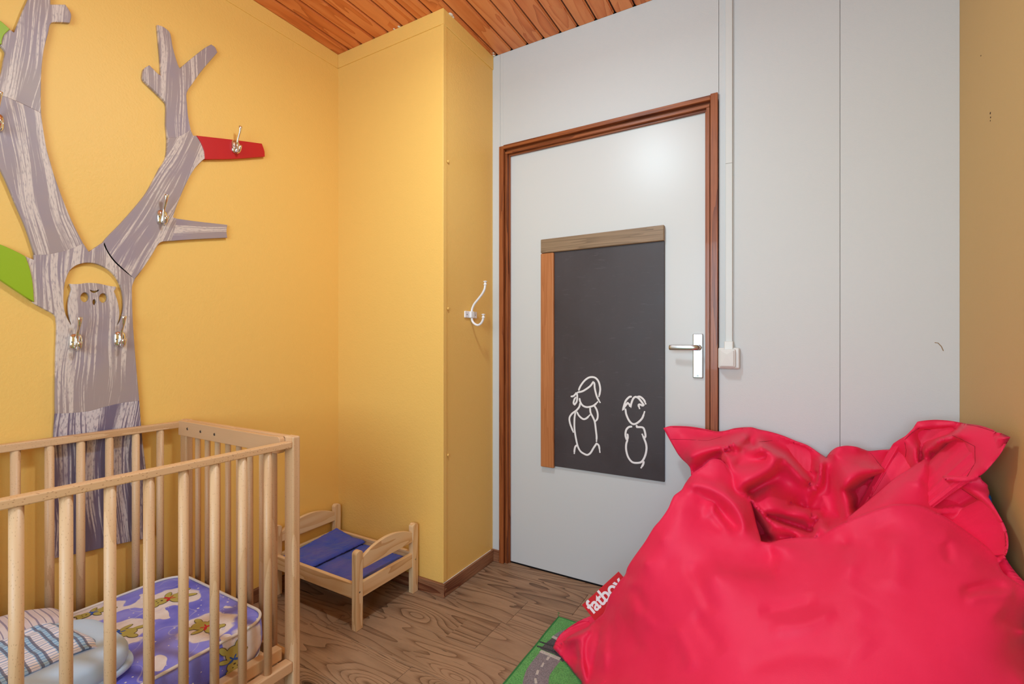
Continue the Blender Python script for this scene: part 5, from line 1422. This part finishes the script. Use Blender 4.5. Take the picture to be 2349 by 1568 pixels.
def fan(p):
    q = np.asarray(p, float).reshape(-1, 3) - POLE
    d = q @ FX
    return np.stack([1084 * (q @ FR) / d, -1084 * q[:, 2] / d, d], 1)


def unfan(a):
    d = a[:, 2:3]
    return POLE + d * (FX + a[:, 0:1] / 1084 * FR - a[:, 1:2] / 1084 * np.array((0, 0, 1.0)))


def dense(L, step=7.0):
    r = []
    for p, q_ in zip(L, L[1:]):
        n_ = max(1, int(np.hypot(*(q_ - p)[:2]) / step))
        r += [p + (q_ - p) * k / n_ for k in range(n_)]
    return r + [L[-1]]


def evenly(P, step):
    P = np.array([tuple(p) for p in P])
    Q_ = np.vstack([P, P[:1]])
    c = np.r_[0, np.cumsum(np.hypot(*np.diff(Q_, axis=0).T))]
    t_ = np.linspace(0, c[-1], max(8, int(c[-1] / step)), endpoint=False)
    return np.stack([np.interp(t_, c, Q_[:, 0]), np.interp(t_, c, Q_[:, 1])], 1)


class Sheet:
    def __init__(s, name, lam, outline, lines, pts, folds):
        s.poly = np.array([tuple(p) for p in spline([tuple(p[:2]) for p in fan(outline)], 4, True, 42)])
        D = []
        for L in lines:
            D += dense(fan(L))
        if pts:
            D += list(fan(pts))
        D = np.array(D)
        s.c = D[:, :2] / 100
        n_ = len(D)
        r = np.hypot(*(s.c[:, None] - s.c[None]).transpose(2, 0, 1))
        Q_ = np.c_[np.ones(n_), s.c]
        A = np.block([[-r + lam * .05 * np.eye(n_), Q_], [Q_.T, np.zeros((3, 3))]])
        sol = np.linalg.lstsq(A, np.r_[D[:, 2], np.zeros(3)], rcond=None)[0]
        s.w, s.a = sol[:n_], sol[n_:]
        s.folds = [([np.array(tuple(p)) for p in spline([tuple(p[:2]) for p in fan(L)], 5, False, 42)], *rest) for L, *rest in folds]

    def depth(s, X):
        out = np.empty(len(X))
        for i in range(0, len(X), 4000):
            x = X[i:i + 4000] / 100
            r = np.hypot(x[:, None, 0] - s.c[None, :, 0], x[:, None, 1] - s.c[None, :, 1])
            out[i:i + 4000] = -r @ s.w + s.a[0] + x @ s.a[1:]
        for pl_, amp, wl_, wr_, soft_ in s.folds:
            best = np.full(len(X), 1e9)
            sd, tt = np.zeros(len(X)), np.zeros(len(X))
            seg = np.diff(np.array(pl_), axis=0)
            ln = np.hypot(*seg.T)
            cum = np.r_[0, np.cumsum(ln)]
            for k in range(len(seg)):
                d = X - pl_[k]
                t_ = np.clip((d @ seg[k]) / (ln[k] ** 2 + 1e-9), 0, 1)
                e = d - t_[:, None] * seg[k]
                di = np.hypot(*e.T)
                m = di < best
                best[m] = di[m]
                sd[m] = (seg[k][0] * d[:, 1] - seg[k][1] * d[:, 0])[m]
                tt[m] = ((cum[k] + t_ * ln[k]) / cum[-1])[m]
            q_ = best / np.where(sd > 0, wr_, wl_)
            pr = np.exp(-q_ * q_ * 1.6) if soft_ else np.clip(1 - q_, 0, 1) ** 1.3
            out -= amp * pr * np.clip(np.sin(PI * tt) * 1.8, 0, 1)
        return out

    def inside(s, X):
        x, y = X[:, 0], X[:, 1]
        r = np.zeros(len(X), bool)
        for (xi, yi), (xj, yj) in zip(s.poly, np.roll(s.poly, 1, 0)):
            if yi != yj:
                r ^= ((yi > y) != (yj > y)) & (x < (xj - xi) * (y - yi) / (yj - yi) + xi)
        return r


sheets = [Sheet(*d) for d in BAG]
STEP = 4.4


def nearest_sheet(X, skip=None):
    best = np.full(len(X), 9.0)
    for s in sheets:
        if s is skip:
            continue
        m = s.inside(X)
        if m.any():
            best[m] = np.minimum(best[m], s.depth(X[m]))
    return best


rim, far = [], []
for s in sheets:
    E2 = evenly(s.poly, STEP)
    E2 = np.array([p for i, p in enumerate(E2) if p[1] < 800 or i % 3 == 0])
    dd = s.depth(E2)
    ot = nearest_sheet(E2, s)
    m = dd < ot - .004
    tan = np.roll(E2, -1, 0) - np.roll(E2, 1, 0)
    nrm = np.stack([tan[:, 1], -tan[:, 0]], 1)
    nrm /= np.hypot(*nrm.T)[:, None] + 1e-9
    pr = s.inside(E2 + nrm * 2.0)
    nrm[pr] *= -1
    rim.append(np.c_[E2, dd][m])
    c2 = E2 + nrm * 2.6
    d2 = nearest_sheet(c2, s)
    mm = m & (ot < 8) & (d2 < 8)
    far.append(np.c_[c2, d2][mm])
rim, far = np.vstack(rim), np.vstack(far)


def thin(P, Q_, r):
    """Points of P that lie at least r from every point of Q_."""
    keep = np.ones(len(P), bool)
    for i in range(0, len(P), 1500):
        d = np.hypot(P[i:i + 1500, None, 0] - Q_[None, :, 0], P[i:i + 1500, None, 1] - Q_[None, :, 1])
        keep[i:i + 1500] = d.min(1) >= r
    return P[keep]


far = thin(far, rim, 2.2)
xs = list(np.arange(88, 1180, STEP))
x = xs[-1]
w = STEP
while x < 1470:
    w = min(w * 1.3, 30)
    x += w
    xs.append(x)
ys = list(np.arange(176, 788, STEP))
y = ys[-1]
w = STEP
while y < 1640:
    w = min(w * 1.3, 40)
    y += w
    ys.append(y)
net = np.array([(a + (STEP / 2 if j % 2 and a < 1180 else 0), c) for j, c in enumerate(ys) for a in xs])
dn_ = nearest_sheet(net)
net = np.c_[net, dn_][dn_ < 8]
net = thin(thin(net, rim, STEP * .7), far, STEP * .6)
allp = np.vstack([rim, far, net])
from mathutils.geometry import delaunay_2d_cdt
cv, _, cf, src, _, _ = delaunay_2d_cdt([Vector((p[0], p[1])) for p in allp], [], [], 0, 1e-3)
dep = np.array([allp[o[0]][2] if len(o) else 0 for o in src])
pos2 = np.array([tuple(v) for v in cv])
tri = np.array([tuple(f) for f in cf if len(f) == 3])
ctr = pos2[tri].mean(1)
ok = np.zeros(len(tri), bool)
for s in sheets:
    ok |= s.inside(ctr)
tri = tri[ok]
# a touch of smoothing within a sheet, none across the steps between sheets
eds = np.unique(np.sort(np.vstack([tri[:, [0, 1]], tri[:, [1, 2]], tri[:, [2, 0]]]), 1), axis=0)
for _ in range(1):
    g_ = np.abs(dep[eds[:, 0]] - dep[eds[:, 1]]) < .015
    e_ = eds[g_]
    sm2, ct = np.zeros(len(dep)), np.zeros(len(dep))
    np.add.at(sm2, e_[:, 0], dep[e_[:, 1]])
    np.add.at(sm2, e_[:, 1], dep[e_[:, 0]])
    np.add.at(ct, e_[:, 0], 1)
    np.add.at(ct, e_[:, 1], 1)
    dep = np.where(ct > 2, .5 * dep + .5 * sm2 / np.maximum(ct, 1), dep)
wp = unfan(np.c_[pos2, dep])
wp[:, 0] = np.minimum(wp[:, 0], np.where(wp[:, 1] > 1.57, .442, .466))
wp[:, 1] = np.minimum(wp[:, 1], 1.975)
wp[:, 2] = np.maximum(wp[:, 2], .0125)
b = bmesh.new()
V = [b.verts.new(p) for p in wp]
for f in tri:
    b.faces.new([V[i] for i in f])
bmesh.ops.delete(b, geom=[v for v in b.verts if not v.link_faces], context='VERTS')
# the back: rings that run in behind the outline, to the walls and the floor
nxt = {}
for e in b.edges:
    if e.is_boundary:
        for l in e.link_loops:
            nxt[l.vert] = l.link_loop_next.vert
loops = []
left = set(nxt)
while left:
    v = left.pop()
    L = [v]
    while nxt.get(L[-1]) in left:
        L.append(nxt[L[-1]])
        left.discard(L[-1])
    loops.append(L)
loops.sort(key=len, reverse=True)
for L in loops[1:]:
    if len(L) > 2:
        b.faces.new(list(reversed(L)))
loop = loops[0]
cen = Vector((.05, 1.60, .30))
prev = loop
for s_, push in ((.015, .012), (.06, .03), (.16, .06), (.36, .08), (.65, .08)):
    R = []
    for v in loop:
        aw = Vector((v.co.x, v.co.y, 0)).normalized()
        q_ = v.co.lerp(cen, s_) + aw * push
        R.append(b.verts.new((min(q_.x, .440), min(q_.y, 1.970), max(q_.z, .0125))))
    for i in range(len(loop)):
        j = (i + 1) % len(loop)
        b.faces.new((prev[j], prev[i], R[i], R[j]))
    prev = R
mid_ = b.verts.new((.1, 1.75, .3))
for i in range(len(loop)):
    b.faces.new((prev[(i + 1) % len(loop)], prev[i], mid_))
bmesh.ops.recalc_face_normals(b, faces=b.faces)
cover = obj('bag_cover', b, M['nylon'], bag, smooth=True)
print('beanbag', len(loops), len(cover.data.vertices))

M['thread'] = plain('dark_red_thread', (150, 12, 34), .7)
for L in STITCH:
    f_ = fan(L)
    f_ = np.array(dense(f_, 3.5))
    f_[:, 2] = nearest_sheet(f_[:, :2]) - .0004
    f_ = f_[f_[:, 2] < 5]
    P_ = unfan(f_)
    P_[:, 0] = np.minimum(P_[:, 0], .464)
    P_[:, 1] = np.minimum(P_[:, 1], 1.973)
    obj('stitching', tube([tuple(p) for p in P_], .0007, 5), M['thread'], bag)

# label tag on the side seam
A_, B_, D_ = Vector(TAG[0]), Vector(TAG[1]), Vector(TAG[2])
ex = (B_ - A_).normalized()
ey = (A_ - D_)
ey = (ey - ex * ey.dot(ex)).normalized()
ez = ex.cross(ey)
Lx, Ly = (B_ - A_).length, (A_ - D_).length
org = D_
R_ = Matrix((ex, ey, ez)).transposed()
me = plate([[(0, 0), (Lx, 0), (Lx, Ly), (0, Ly)]], .0022, .0006)
tg = link('label_tag', me, M['tag_red'], bag, org, label='small red label tag with white lettering')
tg.rotation_mode = 'QUATERNION'
tg.rotation_quaternion = R_.to_quaternion()
fc = bpy.data.curves.new('t', 'FONT')
fc.body = 'fatboy'
fc.size = 1.0
fc.offset = .026
fc.extrude = .004
fc.space_character = .98
fo = bpy.data.objects.new('t', fc)
COL.objects.link(fo)
dg = bpy.context.evaluated_depsgraph_get()
tm = bpy.data.meshes.new_from_object(fo.evaluated_get(dg))
bpy.data.objects.remove(fo)
xs = [v.co.x for v in tm.vertices]
ys = [v.co.y for v in tm.vertices]
sx = Lx * .89 / (max(xs) - min(xs))
for v in tm.vertices:
    v.co = Vector(((v.co.x - min(xs)) * sx + Lx * .045, v.co.y * sx * .95 + Ly * .30, .0024 + v.co.z * .05))
tx = bpy.data.objects.new('lettering', tm)
tm.materials.append(M['tag_white'])
tx.parent = tg
COL.objects.link(tx)

# ------------------------------------------------------------------ blue mat behind the beanbag
bmx = obj('blue_mat', prism([(1.592, 0), (1.606, .55), (1.672, .685), (1.90, .72), (1.93, 0)], 'x', .4450, .4615, .005), plain('blue_vinyl', (24, 86, 150), .45))
tag(bmx, 'blue mat standing upright behind the beanbag against the tan wall', 'mat')
